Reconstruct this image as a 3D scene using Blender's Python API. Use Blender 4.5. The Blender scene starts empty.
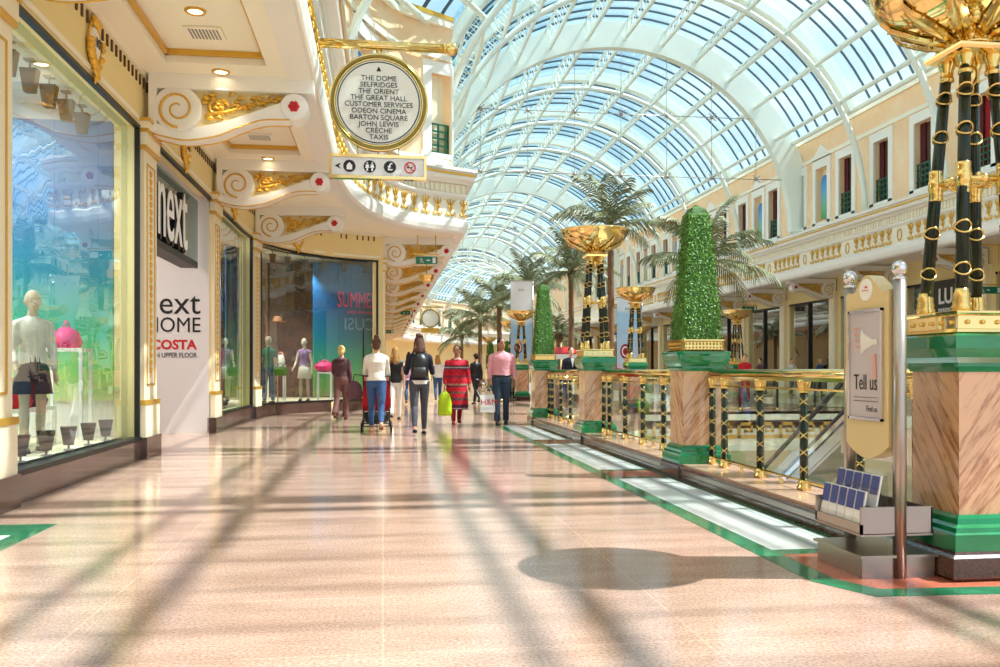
import bpy, math, random
from mathutils import Vector, Matrix, Euler
PI = math.pi
SC = bpy.context.scene
COL = SC.collection
rnd = random.Random(7)
F = 880.0; YAW = math.atan(117/880); CH = 1.15

# ------------------------------------------------------------------ materials
def s2l(c):
    return tuple((x/255/12.92 if x/255 <= .04045 else ((x/255+.055)/1.055)**2.4) for x in c)
MATS = {}
def mat(name, rgb=(200,200,200), rough=.5, metal=0.0, noise=None, bump=None, spec=.5, coat=0.0, emit=None, lin=None):
    """plain principled material; noise=(scale, rgb2, contrast, (sx,sy,sz))"""
    m = bpy.data.materials.new(name); m.use_nodes = True
    nt = m.node_tree; b = nt.nodes['Principled BSDF']
    c = lin or s2l(rgb)
    b.inputs['Base Color'].default_value = (*c, 1)
    b.inputs['Roughness'].default_value = rough
    b.inputs['Metallic'].default_value = metal
    b.inputs['Specular IOR Level'].default_value = spec
    b.inputs['Coat Weight'].default_value = coat
    if emit:
        b.inputs['Emission Color'].default_value = (*s2l(emit[0]), 1); b.inputs['Emission Strength'].default_value = emit[1]
    tc = None
    if noise or bump:
        tc = nt.nodes.new('ShaderNodeTexCoord'); mp = nt.nodes.new('ShaderNodeMapping')
        nt.links.new(tc.outputs['Object'], mp.inputs['Vector'])
    if noise:
        sc, rgb2, con, scl = noise
        mp.inputs['Scale'].default_value = scl
        n = nt.nodes.new('ShaderNodeTexNoise'); n.inputs['Scale'].default_value = sc; n.inputs['Detail'].default_value = 5; n.inputs['Roughness'].default_value = .65
        nt.links.new(mp.outputs[0], n.inputs['Vector'])
        r = nt.nodes.new('ShaderNodeValToRGB'); r.color_ramp.elements[0].position = .5-con; r.color_ramp.elements[1].position = .5+con
        r.color_ramp.elements[0].color = (*s2l(rgb2), 1); r.color_ramp.elements[1].color = (*c, 1)
        nt.links.new(n.outputs['Fac'], r.inputs['Fac']); nt.links.new(r.outputs[0], b.inputs['Base Color'])
    if bump:
        n2 = nt.nodes.new('ShaderNodeTexNoise'); n2.inputs['Scale'].default_value = bump[0]
        nt.links.new(mp.outputs[0], n2.inputs['Vector'])
        bp = nt.nodes.new('ShaderNodeBump'); bp.inputs['Strength'].default_value = bump[1]; bp.inputs['Distance'].default_value = bump[2] if len(bump) > 2 else .01
        nt.links.new(n2.outputs['Fac'], bp.inputs['Height']); nt.links.new(bp.outputs[0], b.inputs['Normal'])
    MATS[name] = m
    return m

def glass_mat(name, tint=(.93,.98,.97), refl=1.0, face=.04, edge=.6, rough=.0, edge_tint=None, flutter=0):
    m = bpy.data.materials.new(name); m.use_nodes = True; nt = m.node_tree; nt.nodes.clear()
    out = nt.nodes.new('ShaderNodeOutputMaterial'); mx = nt.nodes.new('ShaderNodeMixShader')
    tr = nt.nodes.new('ShaderNodeBsdfTransparent'); gl = nt.nodes.new('ShaderNodeBsdfGlossy')
    tr.inputs[0].default_value = (*tint, 1); gl.inputs['Roughness'].default_value = rough
    gl.inputs['Color'].default_value = (refl, refl, refl, 1)
    lw = nt.nodes.new('ShaderNodeLayerWeight'); lw.inputs['Blend'].default_value = .5
    mr = nt.nodes.new('ShaderNodeMapRange'); mr.inputs['To Min'].default_value = face; mr.inputs['To Max'].default_value = edge
    pw = nt.nodes.new('ShaderNodeMath'); pw.operation = 'POWER'; pw.inputs[1].default_value = 3
    nt.links.new(lw.outputs['Facing'], pw.inputs[0]); nt.links.new(pw.outputs[0], mr.inputs['Value'])
    nt.links.new(mr.outputs[0], mx.inputs[0]); nt.links.new(tr.outputs[0], mx.inputs[1]); nt.links.new(gl.outputs[0], mx.inputs[2])
    if edge_tint:
        mc = nt.nodes.new('ShaderNodeMix'); mc.data_type = 'RGBA'
        mc.inputs[6].default_value = (*tint, 1); mc.inputs[7].default_value = (*edge_tint, 1)
        nt.links.new(lw.outputs['Facing'], mc.inputs[0]); nt.links.new(mc.outputs[2], tr.inputs[0])
    if flutter:
        tc = nt.nodes.new('ShaderNodeTexCoord'); n = nt.nodes.new('ShaderNodeTexNoise'); n.inputs['Scale'].default_value = 1.6
        nt.links.new(tc.outputs['Object'], n.inputs['Vector'])
        bp = nt.nodes.new('ShaderNodeBump'); bp.inputs['Strength'].default_value = flutter; bp.inputs['Distance'].default_value = .02
        nt.links.new(n.outputs['Fac'], bp.inputs['Height']); nt.links.new(bp.outputs[0], gl.inputs['Normal'])
    nt.links.new(mx.outputs[0], out.inputs[0])
    MATS[name] = m; return m

def ramp_mat(name, stops, axis='Z', lo=0, hi=1, rough=.5, const=False, wob=0, wscale=3, coat=0, emit=0):
    """printed bands/gradient along an object axis"""
    m = bpy.data.materials.new(name); m.use_nodes = True; nt = m.node_tree; b = nt.nodes['Principled BSDF']
    b.inputs['Roughness'].default_value = rough; b.inputs['Coat Weight'].default_value = coat
    tc = nt.nodes.new('ShaderNodeTexCoord'); sp = nt.nodes.new('ShaderNodeSeparateXYZ'); nt.links.new(tc.outputs['Object'], sp.inputs[0])
    mr = nt.nodes.new('ShaderNodeMapRange'); mr.inputs['From Min'].default_value = lo; mr.inputs['From Max'].default_value = hi
    src = sp.outputs[axis]
    if wob:
        n = nt.nodes.new('ShaderNodeTexNoise'); n.inputs['Scale'].default_value = wscale; nt.links.new(tc.outputs['Object'], n.inputs['Vector'])
        a = nt.nodes.new('ShaderNodeMath'); a.operation = 'MULTIPLY_ADD'; a.inputs[1].default_value = wob
        nt.links.new(n.outputs['Fac'], a.inputs[0]); nt.links.new(src, a.inputs[2]); src = a.outputs[0]
    nt.links.new(src, mr.inputs['Value'])
    r = nt.nodes.new('ShaderNodeValToRGB'); cr = r.color_ramp
    if const: cr.interpolation = 'CONSTANT'
    while len(cr.elements) < len(stops): cr.elements.new(.5)
    for e, (p, c) in zip(cr.elements, stops): e.position = p; e.color = (*s2l(c), 1)
    nt.links.new(mr.outputs[0], r.inputs[0]); nt.links.new(r.outputs[0], b.inputs['Base Color'])
    MATS[name] = m; return m

def vein_mat(name, rgb, rgb2, rot, scale=3.0, rough=.12, coat=.3):
    m = bpy.data.materials.new(name); m.use_nodes = True; nt = m.node_tree; b = nt.nodes['Principled BSDF']
    b.inputs['Roughness'].default_value = rough; b.inputs['Coat Weight'].default_value = coat
    tc = nt.nodes.new('ShaderNodeTexCoord'); mp = nt.nodes.new('ShaderNodeMapping'); nt.links.new(tc.outputs['Object'], mp.inputs['Vector'])
    mp.inputs['Rotation'].default_value = rot; m2 = nt.nodes.new('ShaderNodeMapping'); nt.links.new(mp.outputs[0], m2.inputs['Vector']); m2.inputs['Scale'].default_value = (.8, .8, 8); mp = m2
    n = nt.nodes.new('ShaderNodeTexNoise'); n.inputs['Scale'].default_value = scale; n.inputs['Detail'].default_value = 6; n.inputs['Roughness'].default_value = .7; n.inputs['Distortion'].default_value = .4
    nt.links.new(mp.outputs[0], n.inputs['Vector'])
    r = nt.nodes.new('ShaderNodeValToRGB'); e = r.color_ramp.elements
    e[0].position = .36; e[0].color = (*s2l(rgb2), 1); e[1].position = .52; e[1].color = (*s2l(rgb), 1)
    nt.links.new(n.outputs['Fac'], r.inputs[0]); nt.links.new(r.outputs[0], b.inputs['Base Color'])
    MATS[name] = m; return m

W1 = (1,1,1)
mat('wall_yellow', (245,228,172), .55, noise=(1.5,(241,221,158),.3,W1))
mat('cream', (246,236,206), .45)
mat('cream_light', (248,243,226), .4)
mat('white_trim', (246,244,238), .35)
mat('ceiling_paint', (252,246,228), .6)
mat('peach_marble', (253,228,194), .5, noise=(1.2,(248,204,156),.25,W1))
mat('gold', rough=.18, metal=1, lin=(.82,.60,.22), bump=(9,.12,.008))
mat('gold_polished', rough=.08, metal=1, lin=(.88,.67,.28))
mat('gold_leaf', (226,172,48), .35, metal=.55, lin=(.85,.5,.07))
mat('gold_line', (222,176,72), .35, metal=.5)
mat('green_marble', (18,142,86), .08, noise=(5,(12,118,70),.22,(1,1,2.5)), coat=.5)
mat('green_floor', (46,140,98), .12, noise=(7,(20,98,66),.2,W1), coat=.2)
mat('post_green', (8,32,20), .25, coat=.25, spec=.35)
mat('brown_granite', (96,68,60), .18, noise=(60,(58,42,38),.15,W1), coat=.4)
mat('red_granite', (214,128,100), .12, noise=(50,(180,92,70),.2,W1))
mat('white_marble', (250,250,248), .15, noise=(2,(232,236,236),.2,W1))
mat('grey_marble', (190,204,204), .15)
mat('steel', (176,166,158), .3, metal=.85)
mat('steel_polished', (220,220,225), .08, metal=1)
mat('black', (14,14,15), .4); mat('dark_grey', (52,50,50), .5); mat('grey', (140,140,142), .5)
mat('white', (244,244,244), .5); mat('off_white', (232,230,226), .6)
mat('red', (200,24,32), .4); mat('pink', (252,70,140), .5)
mat('exit_green', (10,118,84), .35)
mat('jamb_white', (226,224,226), .4)
mat('sign_face', (240,238,228), .4)
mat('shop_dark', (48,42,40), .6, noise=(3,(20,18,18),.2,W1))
mat('shop_floor', (150,120,96), .4)
mat('lower_floor', (222,214,196), .25, noise=(2,(206,196,172),.3,W1))
mat('leaf_a', (112,166,50), .5, noise=(40,(52,104,26),.2,W1))
mat('leaf_b', (66,122,34), .5, noise=(30,(36,84,20),.2,W1))
mat('palm_leaf', (150,156,112), .5, noise=(8,(88,98,66),.25,W1))
mat('palm_trunk', (158,122,92), .85, noise=(14,(104,76,54),.2,(1,1,4)), bump=(16,1,.03))
mat('panel_yellow', (236,214,152), .5)
mat('roof_white', (234,243,236), .4)
mat('bar_dark', (70,92,104), .4); mat('bronze', rough=.25, metal=1, lin=(.30,.22,.06)); mat('shop_wood', (96,60,44), .6, noise=(3,(60,36,28),.2,W1))
mat('grille_green', (10,92,66), .4)
mat('curtain_red', (150,18,34), .8); mat('curtain_dark', (84,16,28), .8)
mat('recess_dark', (92,70,54), .8)  # brown carries the shade inside the wall slots and window recesses
mat('concrete', (206,198,180), .6)
mat('kerb_top', (214,176,154), .15, noise=(60,(190,146,124),.15,W1))
ramp_mat('arch_picture', [(0,(90,170,90)),(.35,(120,190,170)),(.6,(90,170,226)),(1,(30,120,200))], 'Z', 0, 1.9)
ramp_mat('beach_print', [(0,(226,216,170)),(.12,(150,206,120)),(.3,(60,176,140)),(.5,(20,130,160)),(.75,(24,96,160)),(1,(36,110,170))], 'Z', 0, 3.6, .4, wob=.25, wscale=.8)
ramp_mat('banner_print', [(0,(240,190,200)),(.12,(190,214,240)),(.5,(168,206,238)),(.68,(160,202,236)),(.72,(206,224,242)),(1,(244,246,250))], 'Z', 0, 2.8, .6, wob=.3, wscale=2)
vein_mat('veined_marble', (232,186,148), (168,112,80), (0, math.radians(52), 0))
vein_mat('veined_marble_side', (228,184,142), (150,96,62), (math.radians(-52), 0, 0))
glass_mat('roof_glass', (.90,.955,.97), 1, .03, .35, edge_tint=(.45,.74,.74))
glass_mat('rail_glass', (.93,.985,.965), 1, .03, .45)
glass_mat('shop_glass', (.84,.95,.93), 1, .10, .72, flutter=.12)
glass_mat('shop_glass_far', (.80,.84,.84), 1, .10, .6)
glass_mat('clear_plastic', (.93,.95,.96), 1, .06, .5)
glass_mat('fascia_glass', (.55,.66,.62), .8, .12, .5)

def floor_mat():
    m = bpy.data.materials.new('floor_granite'); m.use_nodes = True; nt = m.node_tree; b = nt.nodes['Principled BSDF']
    b.inputs['Roughness'].default_value = .13; b.inputs['Specular IOR Level'].default_value = .6
    tc = nt.nodes.new('ShaderNodeTexCoord')
    n = nt.nodes.new('ShaderNodeTexNoise'); n.inputs['Scale'].default_value = 62; n.inputs['Detail'].default_value = 6; n.inputs['Roughness'].default_value = .8
    nt.links.new(tc.outputs['Object'], n.inputs['Vector'])
    r = nt.nodes.new('ShaderNodeValToRGB'); e = r.color_ramp.elements
    e[0].position = .36; e[0].color = (*s2l((160,122,106)), 1); e[1].position = .6; e[1].color = (*s2l((208,181,166)), 1)
    n2 = nt.nodes.new('ShaderNodeTexNoise'); n2.inputs['Scale'].default_value = 1.1; n2.inputs['Detail'].default_value = 8; n2.inputs['Roughness'].default_value = .6
    mp = nt.nodes.new('ShaderNodeMapping'); mp.inputs['Scale'].default_value = (1, 3.2, 1); nt.links.new(tc.outputs['Object'], mp.inputs['Vector']); nt.links.new(mp.outputs[0], n2.inputs['Vector'])
    r2 = nt.nodes.new('ShaderNodeValToRGB'); e = r2.color_ramp.elements
    e[0].position = .35; e[0].color = (.80,.74,.70,1); e[1].position = .62; e[1].color = (1.05,1.02,1.0,1)
    mul = nt.nodes.new('ShaderNodeMix'); mul.data_type = 'RGBA'; mul.blend_type = 'MULTIPLY'; mul.inputs[0].default_value = 1
    nt.links.new(n.outputs['Fac'], r.inputs[0]); nt.links.new(n2.outputs['Fac'], r2.inputs[0])
    nt.links.new(r.outputs[0], mul.inputs[6]); nt.links.new(r2.outputs[0], mul.inputs[7])
    br = nt.nodes.new('ShaderNodeTexBrick'); br.offset = 0; br.inputs['Scale'].default_value = 1; br.inputs['Brick Width'].default_value = 1.35; br.inputs['Row Height'].default_value = .9
    br.inputs['Mortar Size'].default_value = .006; br.inputs['Color1'].default_value = (1,1,1,1); br.inputs['Color2'].default_value = (.93,.92,.92,1); br.inputs['Mortar'].default_value = (1.2,1.15,1.1,1)
    nt.links.new(tc.outputs['Object'], br.inputs['Vector'])
    mu2 = nt.nodes.new('ShaderNodeMix'); mu2.data_type = 'RGBA'; mu2.blend_type = 'MULTIPLY'; mu2.inputs[0].default_value = 1
    nt.links.new(mul.outputs[2], mu2.inputs[6]); nt.links.new(br.outputs[0], mu2.inputs[7]); nt.links.new(mu2.outputs[2], b.inputs['Base Color'])
    MATS['floor_granite'] = m
floor_mat()

def dress_mat():
    m = bpy.data.materials.new('dress_print'); m.use_nodes = True; nt = m.node_tree; b = nt.nodes['Principled BSDF']; b.inputs['Roughness'].default_value = .8
    tc = nt.nodes.new('ShaderNodeTexCoord'); sp = nt.nodes.new('ShaderNodeSeparateXYZ'); nt.links.new(tc.outputs['Object'], sp.inputs[0])
    r = nt.nodes.new('ShaderNodeValToRGB'); cr = r.color_ramp; cr.interpolation = 'CONSTANT'
    R = (206,20,44); st = [(0,(70,30,50)),(.03,(170,130,140)),(.05,(80,30,60)),(.10,R),(.16,(110,60,60)),(.20,R),(.26,(130,80,70)),(.29,R),(.36,(90,40,60)),(.38,(190,130,110)),(.41,R),(.5,(140,40,60)),(.53,R),(.62,(90,50,90)),(.64,(190,170,170)),(.66,(70,30,60)),(.68,(214,24,50))]
    while len(cr.elements) < len(st): cr.elements.new(.5)
    for e, (p, c) in zip(cr.elements, st): e.position = p; e.color = (*s2l(c), 1)
    mr = nt.nodes.new('ShaderNodeMapRange'); mr.inputs['From Min'].default_value = .28; mr.inputs['From Max'].default_value = 1.7
    nt.links.new(sp.outputs['Z'], mr.inputs['Value']); nt.links.new(mr.outputs[0], r.inputs[0])
    w = nt.nodes.new('ShaderNodeTexChecker'); w.inputs['Scale'].default_value = 18; w.inputs['Color1'].default_value = (1,1,1,1); w.inputs['Color2'].default_value = (.6,.6,.6,1)
    nt.links.new(tc.outputs['Object'], w.inputs['Vector'])
    mu = nt.nodes.new('ShaderNodeMix'); mu.data_type = 'RGBA'; mu.blend_type = 'MULTIPLY'; mu.inputs[0].default_value = .6
    nt.links.new(r.outputs[0], mu.inputs[6]); nt.links.new(w.outputs[0], mu.inputs[7]); nt.links.new(mu.outputs[2], b.inputs['Base Color'])
    MATS['dress_print'] = m
dress_mat()
for n_, c_ in dict(skin_light=(226,176,148), skin_brown=(176,124,96), hair_blonde=(226,192,120), hair_brown=(92,60,44), hair_dark=(28,22,22), hair_honey=(186,138,76),
        plum=(92,58,66), brown_velour=(122,82,78), jeans_blue=(52,88,136), jeans_dark=(44,62,84), charcoal=(70,72,84), pink_shirt=(232,160,170), navy=(24,28,48), mauve=(186,150,176),
        lime=(196,228,30), red_fabric=(206,26,40), mannequin=(206,190,172), teal_cloth=(60,130,110), print_cloth=(150,120,160), tan_shoe=(176,120,80), cream_cloth=(232,226,214)).items():
    mat(n_, c_, .75 if 'skin' not in n_ else .5, bump=(90,.5,.01) if 'hair' in n_ else None if 'skin' in n_ or n_ == 'mannequin' else (11,.8,.03))

# ------------------------------------------------------------------ mesh builder
class MB:
    def __init__(s): s.v = []; s.f = []; s.sm = []
    def add(s, vs, fs, smooth=False):
        o = len(s.v); s.v += [tuple(v) for v in vs]; s.f += [tuple(i+o for i in f) for f in fs]; s.sm += [smooth]*len(fs); return s
    def box(s, c, d, rz=0.0):
        x, y, z = (k/2 for k in d); vs = []
        ca, sa = math.cos(rz), math.sin(rz)
        for dx, dy, dz in ((-x,-y,-z),(x,-y,-z),(x,y,-z),(-x,y,-z),(-x,-y,z),(x,-y,z),(x,y,z),(-x,y,z)):
            vs.append((c[0]+dx*ca-dy*sa, c[1]+dx*sa+dy*ca, c[2]+dz))
        return s.add(vs, [(0,3,2,1),(4,5,6,7),(0,1,5,4),(1,2,6,5),(2,3,7,6),(3,0,4,7)])
    def span(s, a, b):
        return s.box([(a[i]+b[i])/2 for i in range(3)], [abs(b[i]-a[i]) for i in range(3)])
    def frus(s, c, z0, w0, z1, w1, d0=None, d1=None):
        d0 = d0 or w0; d1 = d1 or w1; vs = []
        for z, w, d in ((z0,w0,d0),(z1,w1,d1)):
            for sx, sy in ((-1,-1),(1,-1),(1,1),(-1,1)): vs.append((c[0]+sx*w/2, c[1]+sy*d/2, z))
        return s.add(vs, [(0,3,2,1),(4,5,6,7),(0,1,5,4),(1,2,6,5),(2,3,7,6),(3,0,4,7)])
    def sqlathe(s, c, prof, corner=0.0):
        """square plan (chamfered if corner>0) revolved profile [(halfwidth, z)]"""
        rings = []
        for h, z in prof:
            k = h*(1-corner)
            pts = [(-h,-k),(-k,-h),(k,-h),(h,-k),(h,k),(k,h),(-k,h),(-h,k)] if corner > 0 else [(-h,-h),(h,-h),(h,h),(-h,h)]
            rings.append([(c[0]+x, c[1]+y, z) for x, y in pts])
        n = len(rings[0]); vs = [p for r in rings for p in r]; fs = []
        for i in range(len(rings)-1):
            for j in range(n): fs.append((i*n+j, i*n+(j+1)%n, (i+1)*n+(j+1)%n, (i+1)*n+j))
        fs.append(tuple(reversed(range(n)))); fs.append(tuple((len(rings)-1)*n+j for j in range(n)))
        return s.add(vs, fs)
    def lathe(s, c, prof, n=24, smooth=True, cap=True, axis='z', rmod=None):
        vs = []; fs = []
        for i, (r, z) in enumerate(prof):
            for j in range(n):
                a = 2*PI*j/n; rr = r*(rmod(a) if rmod else 1)
                p = (rr*math.cos(a), rr*math.sin(a), z)
                if axis == 'x': p = (z, p[0], p[1])
                elif axis == 'y': p = (p[0], z, p[1])
                vs.append((c[0]+p[0], c[1]+p[1], c[2]+p[2]))
        for i in range(len(prof)-1):
            for j in range(n): fs.append((i*n+j, i*n+(j+1)%n, (i+1)*n+(j+1)%n, (i+1)*n+j))
        s.add(vs, fs, smooth)
        if cap:
            o = len(s.v)-len(vs)
            s.f.append(tuple(o+j for j in reversed(range(n)))); s.sm.append(False)
            s.f.append(tuple(o+(len(prof)-1)*n+j for j in range(n))); s.sm.append(False)
        return s
    def tube(s, pts, rad, n=8, smooth=True, cap=True, ell=None):
        """tube along pts; rad scalar or list; ell: list of (rx,ry) in frame (side, up-ish)"""
        pts = [Vector(p) for p in pts]; m = len(pts)
        if not hasattr(rad, '__len__'): rad = [rad]*m
        up = Vector((0,0,1)); vs = []; prev = None
        for i, p in enumerate(pts):
            t = (pts[min(i+1,m-1)]-pts[max(i-1,0)]).normalized()
            if prev is None:
                a = up if abs(t.dot(up)) < .9 else Vector((0,1,0))
                u = t.cross(a).normalized()
            else:
                u = (prev - t*prev.dot(t)).normalized()
            w = t.cross(u).normalized(); prev = u
            for j in range(n):
                a = 2*PI*j/n
                vs.append(p + u*math.cos(a)*rad[i] + w*math.sin(a)*rad[i])
        fs = [(i*n+j, i*n+(j+1)%n, (i+1)*n+(j+1)%n, (i+1)*n+j) for i in range(m-1) for j in range(n)]
        s.add(vs, fs, smooth)
        if cap:
            o = len(s.v)-len(vs)
            s.f.append(tuple(o+j for j in reversed(range(n)))); s.sm.append(smooth)
            s.f.append(tuple(o+(m-1)*n+j for j in range(n))); s.sm.append(smooth)
        return s
    def ell(s, c, r, n=14, m=9, rot=None):
        vs = []; fs = []
        for i in range(m+1):
            th = PI*i/m
            for j in range(n):
                a = 2*PI*j/n; p = Vector((r[0]*math.sin(th)*math.cos(a), r[1]*math.sin(th)*math.sin(a), r[2]*math.cos(th)))
                if rot is not None: p = rot @ p
                vs.append((c[0]+p[0], c[1]+p[1], c[2]+p[2]))
        for i in range(m):
            for j in range(n): fs.append(((i+1)*n+j, (i+1)*n+(j+1)%n, i*n+(j+1)%n, i*n+j))
        return s.add(vs, fs, True)
    def rings(s, rs, n=20, cap=True):
        """rs: list of (z, cx, cy, rx, ry) ellipse rings"""
        vs = []
        for z, cx, cy, rx, ry in rs:
            for j in range(n):
                a = 2*PI*j/n; vs.append((cx+rx*math.cos(a), cy+ry*math.sin(a), z))
        m = len(rs)
        fs = [(i*n+j, i*n+(j+1)%n, (i+1)*n+(j+1)%n, (i+1)*n+j) for i in range(m-1) for j in range(n)]
        if rs[0][0] > rs[-1][0]: fs = [tuple(reversed(f)) for f in fs]
        s.add(vs, fs, True)
        if cap:
            o = len(s.v)-len(vs); a = tuple(o+j for j in range(n)); b = tuple(o+(m-1)*n+j for j in range(n))
            if rs[0][0] < rs[-1][0]: a = tuple(reversed(a))
            else: b = tuple(reversed(b))
            s.f += [a, b]; s.sm += [True, True]
        return s
    def prism(s, poly, h0, h1, plane='xy', smooth=False):
        """extrude 2D poly; plane xy -> z; xz -> y; yz -> x"""
        def P(a, b, h): return (a,b,h) if plane == 'xy' else ((a,h,b) if plane == 'xz' else (h,a,b))
        n = len(poly); vs = [P(a,b,h0) for a,b in poly]+[P(a,b,h1) for a,b in poly]
        fs = [tuple(reversed(range(n))), tuple(range(n,2*n))]+[(i,(i+1)%n,n+(i+1)%n,n+i) for i in range(n)]
        return s.add(vs, fs, smooth)
    def torus(s, c, R, r, rot=None, n=24, m=8, sx=1, sy=1):
        vs = []; fs = []
        for i in range(n):
            a = 2*PI*i/n
            for j in range(m):
                b = 2*PI*j/m; p = Vector(((R+r*math.cos(b))*math.cos(a)*sx, (R+r*math.cos(b))*math.sin(a)*sy, r*math.sin(b)))
                if rot is not None: p = rot @ p
                vs.append((c[0]+p[0], c[1]+p[1], c[2]+p[2]))
        for i in range(n):
            for j in range(m): fs.append((i*m+j, ((i+1)%n)*m+j, ((i+1)%n)*m+(j+1)%m, i*m+(j+1)%m))
        return s.add(vs, fs, True)
    def xf(s, M):
        s.v = [tuple(M @ Vector(v)) for v in s.v]; return s
    def merge(s, o, M=None):
        vs = [tuple(M @ Vector(v)) for v in o.v] if M is not None else o.v
        k = len(s.v); s.v += vs; s.f += [tuple(i+k for i in f) for f in o.f]; s.sm += o.sm; return s
    def mesh(s, name, m):
        me = bpy.data.meshes.new(name); me.from_pydata(s.v, [], s.f)
        me.polygons.foreach_set('use_smooth', s.sm); me.materials.append(MATS[m] if isinstance(m, str) else m); me.update(); return me
    def build(s, name, m, parent=None, loc=None, rot=None):
        o = bpy.data.objects.new(name, s.mesh(name, m)); COL.objects.link(o)
        if parent is not None: o.parent = parent
        if loc: o.location = loc
        if rot: o.rotation_euler = rot
        return o
def fixn(o, vox=None, smooth=0):
    if vox:
        r = o.modifiers.new('r', 'REMESH'); r.mode = 'VOXEL'; r.voxel_size = vox; r.use_smooth_shade = True
    if smooth:
        k = o.modifiers.new('s', 'SMOOTH'); k.iterations = smooth; k.factor = .6
    return o
def tag(o, label=None, cat=None, group=None, kind=None):
    if label: o['label'] = label
    if cat: o['category'] = cat
    if group: o['group'] = group
    if kind: o['kind'] = kind
    return o
def thing(name, label, cat, loc=(0,0,0), rz=0, group=None):
    o = bpy.data.objects.new(name, None); o.empty_display_size = .2; COL.objects.link(o)
    o.location = loc; o.rotation_euler = (0,0,rz); return tag(o, label, cat, group)
def struct(mb, name, m, label=None, parent=None, **k):
    o = mb.build(name, m, parent, **k)
    if parent is None: o['kind'] = 'structure'; o['label'] = label or (name.replace('_',' ')+' of the mall')
    return o
KIDS = {}
def dup(root, loc=None, rz=None, label=None, group=None, parent=None, scale=None):
    c = root.copy(); COL.objects.link(c); c.parent = parent
    for ch in [x for x in ALLC() if x.parent == root]: dup(ch, parent=c)
    if loc is not None: c.location = loc
    if rz is not None: c.rotation_euler = (0,0,rz)
    if scale is not None: c.scale = (scale,)*3
    if label: c['label'] = label
    if group: c['group'] = group
    return c
def ALLC(): return list(COL.objects)
def dup_flat(root, kids, loc=None, rz=None, label=None, group=None, scale=None):
    """kids: nested list [(obj,[...])] captured once, so the copy needs no scene walk"""
    c = root.copy(); COL.objects.link(c)
    def rec(p, ks):
        for o, sub in ks:
            d = o.copy(); COL.objects.link(d); d.parent = p; rec(d, sub)
    rec(c, kids)
    if loc is not None: c.location = loc
    if rz is not None: c.rotation_euler = (0,0,rz)
    if scale is not None: c.scale = (scale,)*3
    if label: c['label'] = label
    if group: c['group'] = group
    return c
def tree(o):
    al = ALLC()
    def rec(p): return [(c, rec(c)) for c in al if c.parent == p]
    return rec(o)

_fonts = {}
def text_mb(body, size, extrude=.004, align='CENTER', spacing=1.0, line=1.0, sx=1.0, bold=0.0):
    cu = bpy.data.curves.new('t', 'FONT'); cu.body = body; cu.size = size; cu.extrude = extrude; cu.align_x = align; cu.align_y = 'CENTER'
    cu.space_character = spacing; cu.space_line = line; cu.resolution_u = 3; cu.offset = bold
    ob = bpy.data.objects.new('t', cu); COL.objects.link(ob)
    dg = bpy.context.evaluated_depsgraph_get(); ev = ob.evaluated_get(dg); me = ev.to_mesh()
    mb = MB(); mb.add([(v.co.x*sx, v.co.y, v.co.z) for v in me.vertices], [tuple(p.vertices) for p in me.polygons])
    ev.to_mesh_clear(); bpy.data.objects.remove(ob); bpy.data.curves.remove(cu)
    return mb
def face_mat(kind, loc):
    """matrix that stands text (xy plane) up: 'front' faces -Y, 'px' faces +X, 'nx' faces -X"""
    X = Vector((1,0,0)); Z = Vector((0,0,1))
    if kind == 'front': cols = (X, Z, Vector((0,-1,0)))
    elif kind == 'px': cols = (Vector((0,1,0)), Z, Vector((1,0,0)))
    elif kind == 'nx': cols = (Vector((0,-1,0)), Z, Vector((-1,0,0)))
    M = Matrix.Identity(4)
    for j, c in enumerate(cols):
        for i in range(3): M[i][j] = c[i]
    return Matrix.Translation(loc) @ M

# ------------------------------------------------------------------ paths
class Path:
    def __init__(s, pts, smooth=0):
        pts = [Vector(p) for p in pts]
        for _ in range(smooth):
            q = [pts[0]]
            for a, b in zip(pts, pts[1:]): q += [a*.75+b*.25, a*.25+b*.75]
            q.append(pts[-1]); pts = q
        s.p = pts; s.s = [0]
        for a, b in zip(pts, pts[1:]): s.s.append(s.s[-1]+(b-a).length)
        s.L = s.s[-1]
        nn = []
        for a, b in zip(pts, pts[1:]):
            t = (b-a).normalized(); nn.append(Vector((t.y, -t.x)))
        s.n = [nn[0]]
        for a, b in zip(nn, nn[1:]):
            k = (a+b).normalized(); s.n.append(k/max(.5, k.dot(a)))
        s.n.append(nn[-1])
    def at(s, d):
        d = min(max(d, 0), s.L)
        for i in range(len(s.s)-1):
            if d <= s.s[i+1]+1e-9: break
        f = (d-s.s[i])/(s.s[i+1]-s.s[i])
        t = (s.p[i+1]-s.p[i]).normalized()
        return s.p[i].lerp(s.p[i+1], f), s.n[i].lerp(s.n[i+1], f), t
    def s_of_y(s, y):
        for i in range(len(s.p)-1):
            a, b = s.p[i].y, s.p[i+1].y
            if (a <= y <= b) or (b <= y <= a):
                if abs(b-a) > 1e-6: return s.s[i]+(s.s[i+1]-s.s[i])*(y-a)/(b-a)
        return 0 if y < min(s.p[0].y, s.p[-1].y) else s.L
def sweep(mb, path, prof, smooth=False, cap=True):
    """prof: closed list of (d, z), d along the path's right-hand normal"""
    n = len(prof); vs = []
    for p, nr in zip(path.p, path.n):
        for d, z in prof: vs.append((p.x+nr.x*d, p.y+nr.y*d, z))
    m = len(path.p)
    fs = [(i*n+j, (i+1)*n+j, (i+1)*n+(j+1)%n, i*n+(j+1)%n) for i in range(m-1) for j in range(n)]
    mb.add(vs, fs, smooth)
    o = len(mb.v)-len(vs)
    if cap: mb.f += [tuple(o+j for j in range(n)), tuple(o+(m-1)*n+j for j in reversed(range(n)))]; mb.sm += [False, False]
    return mb
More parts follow.
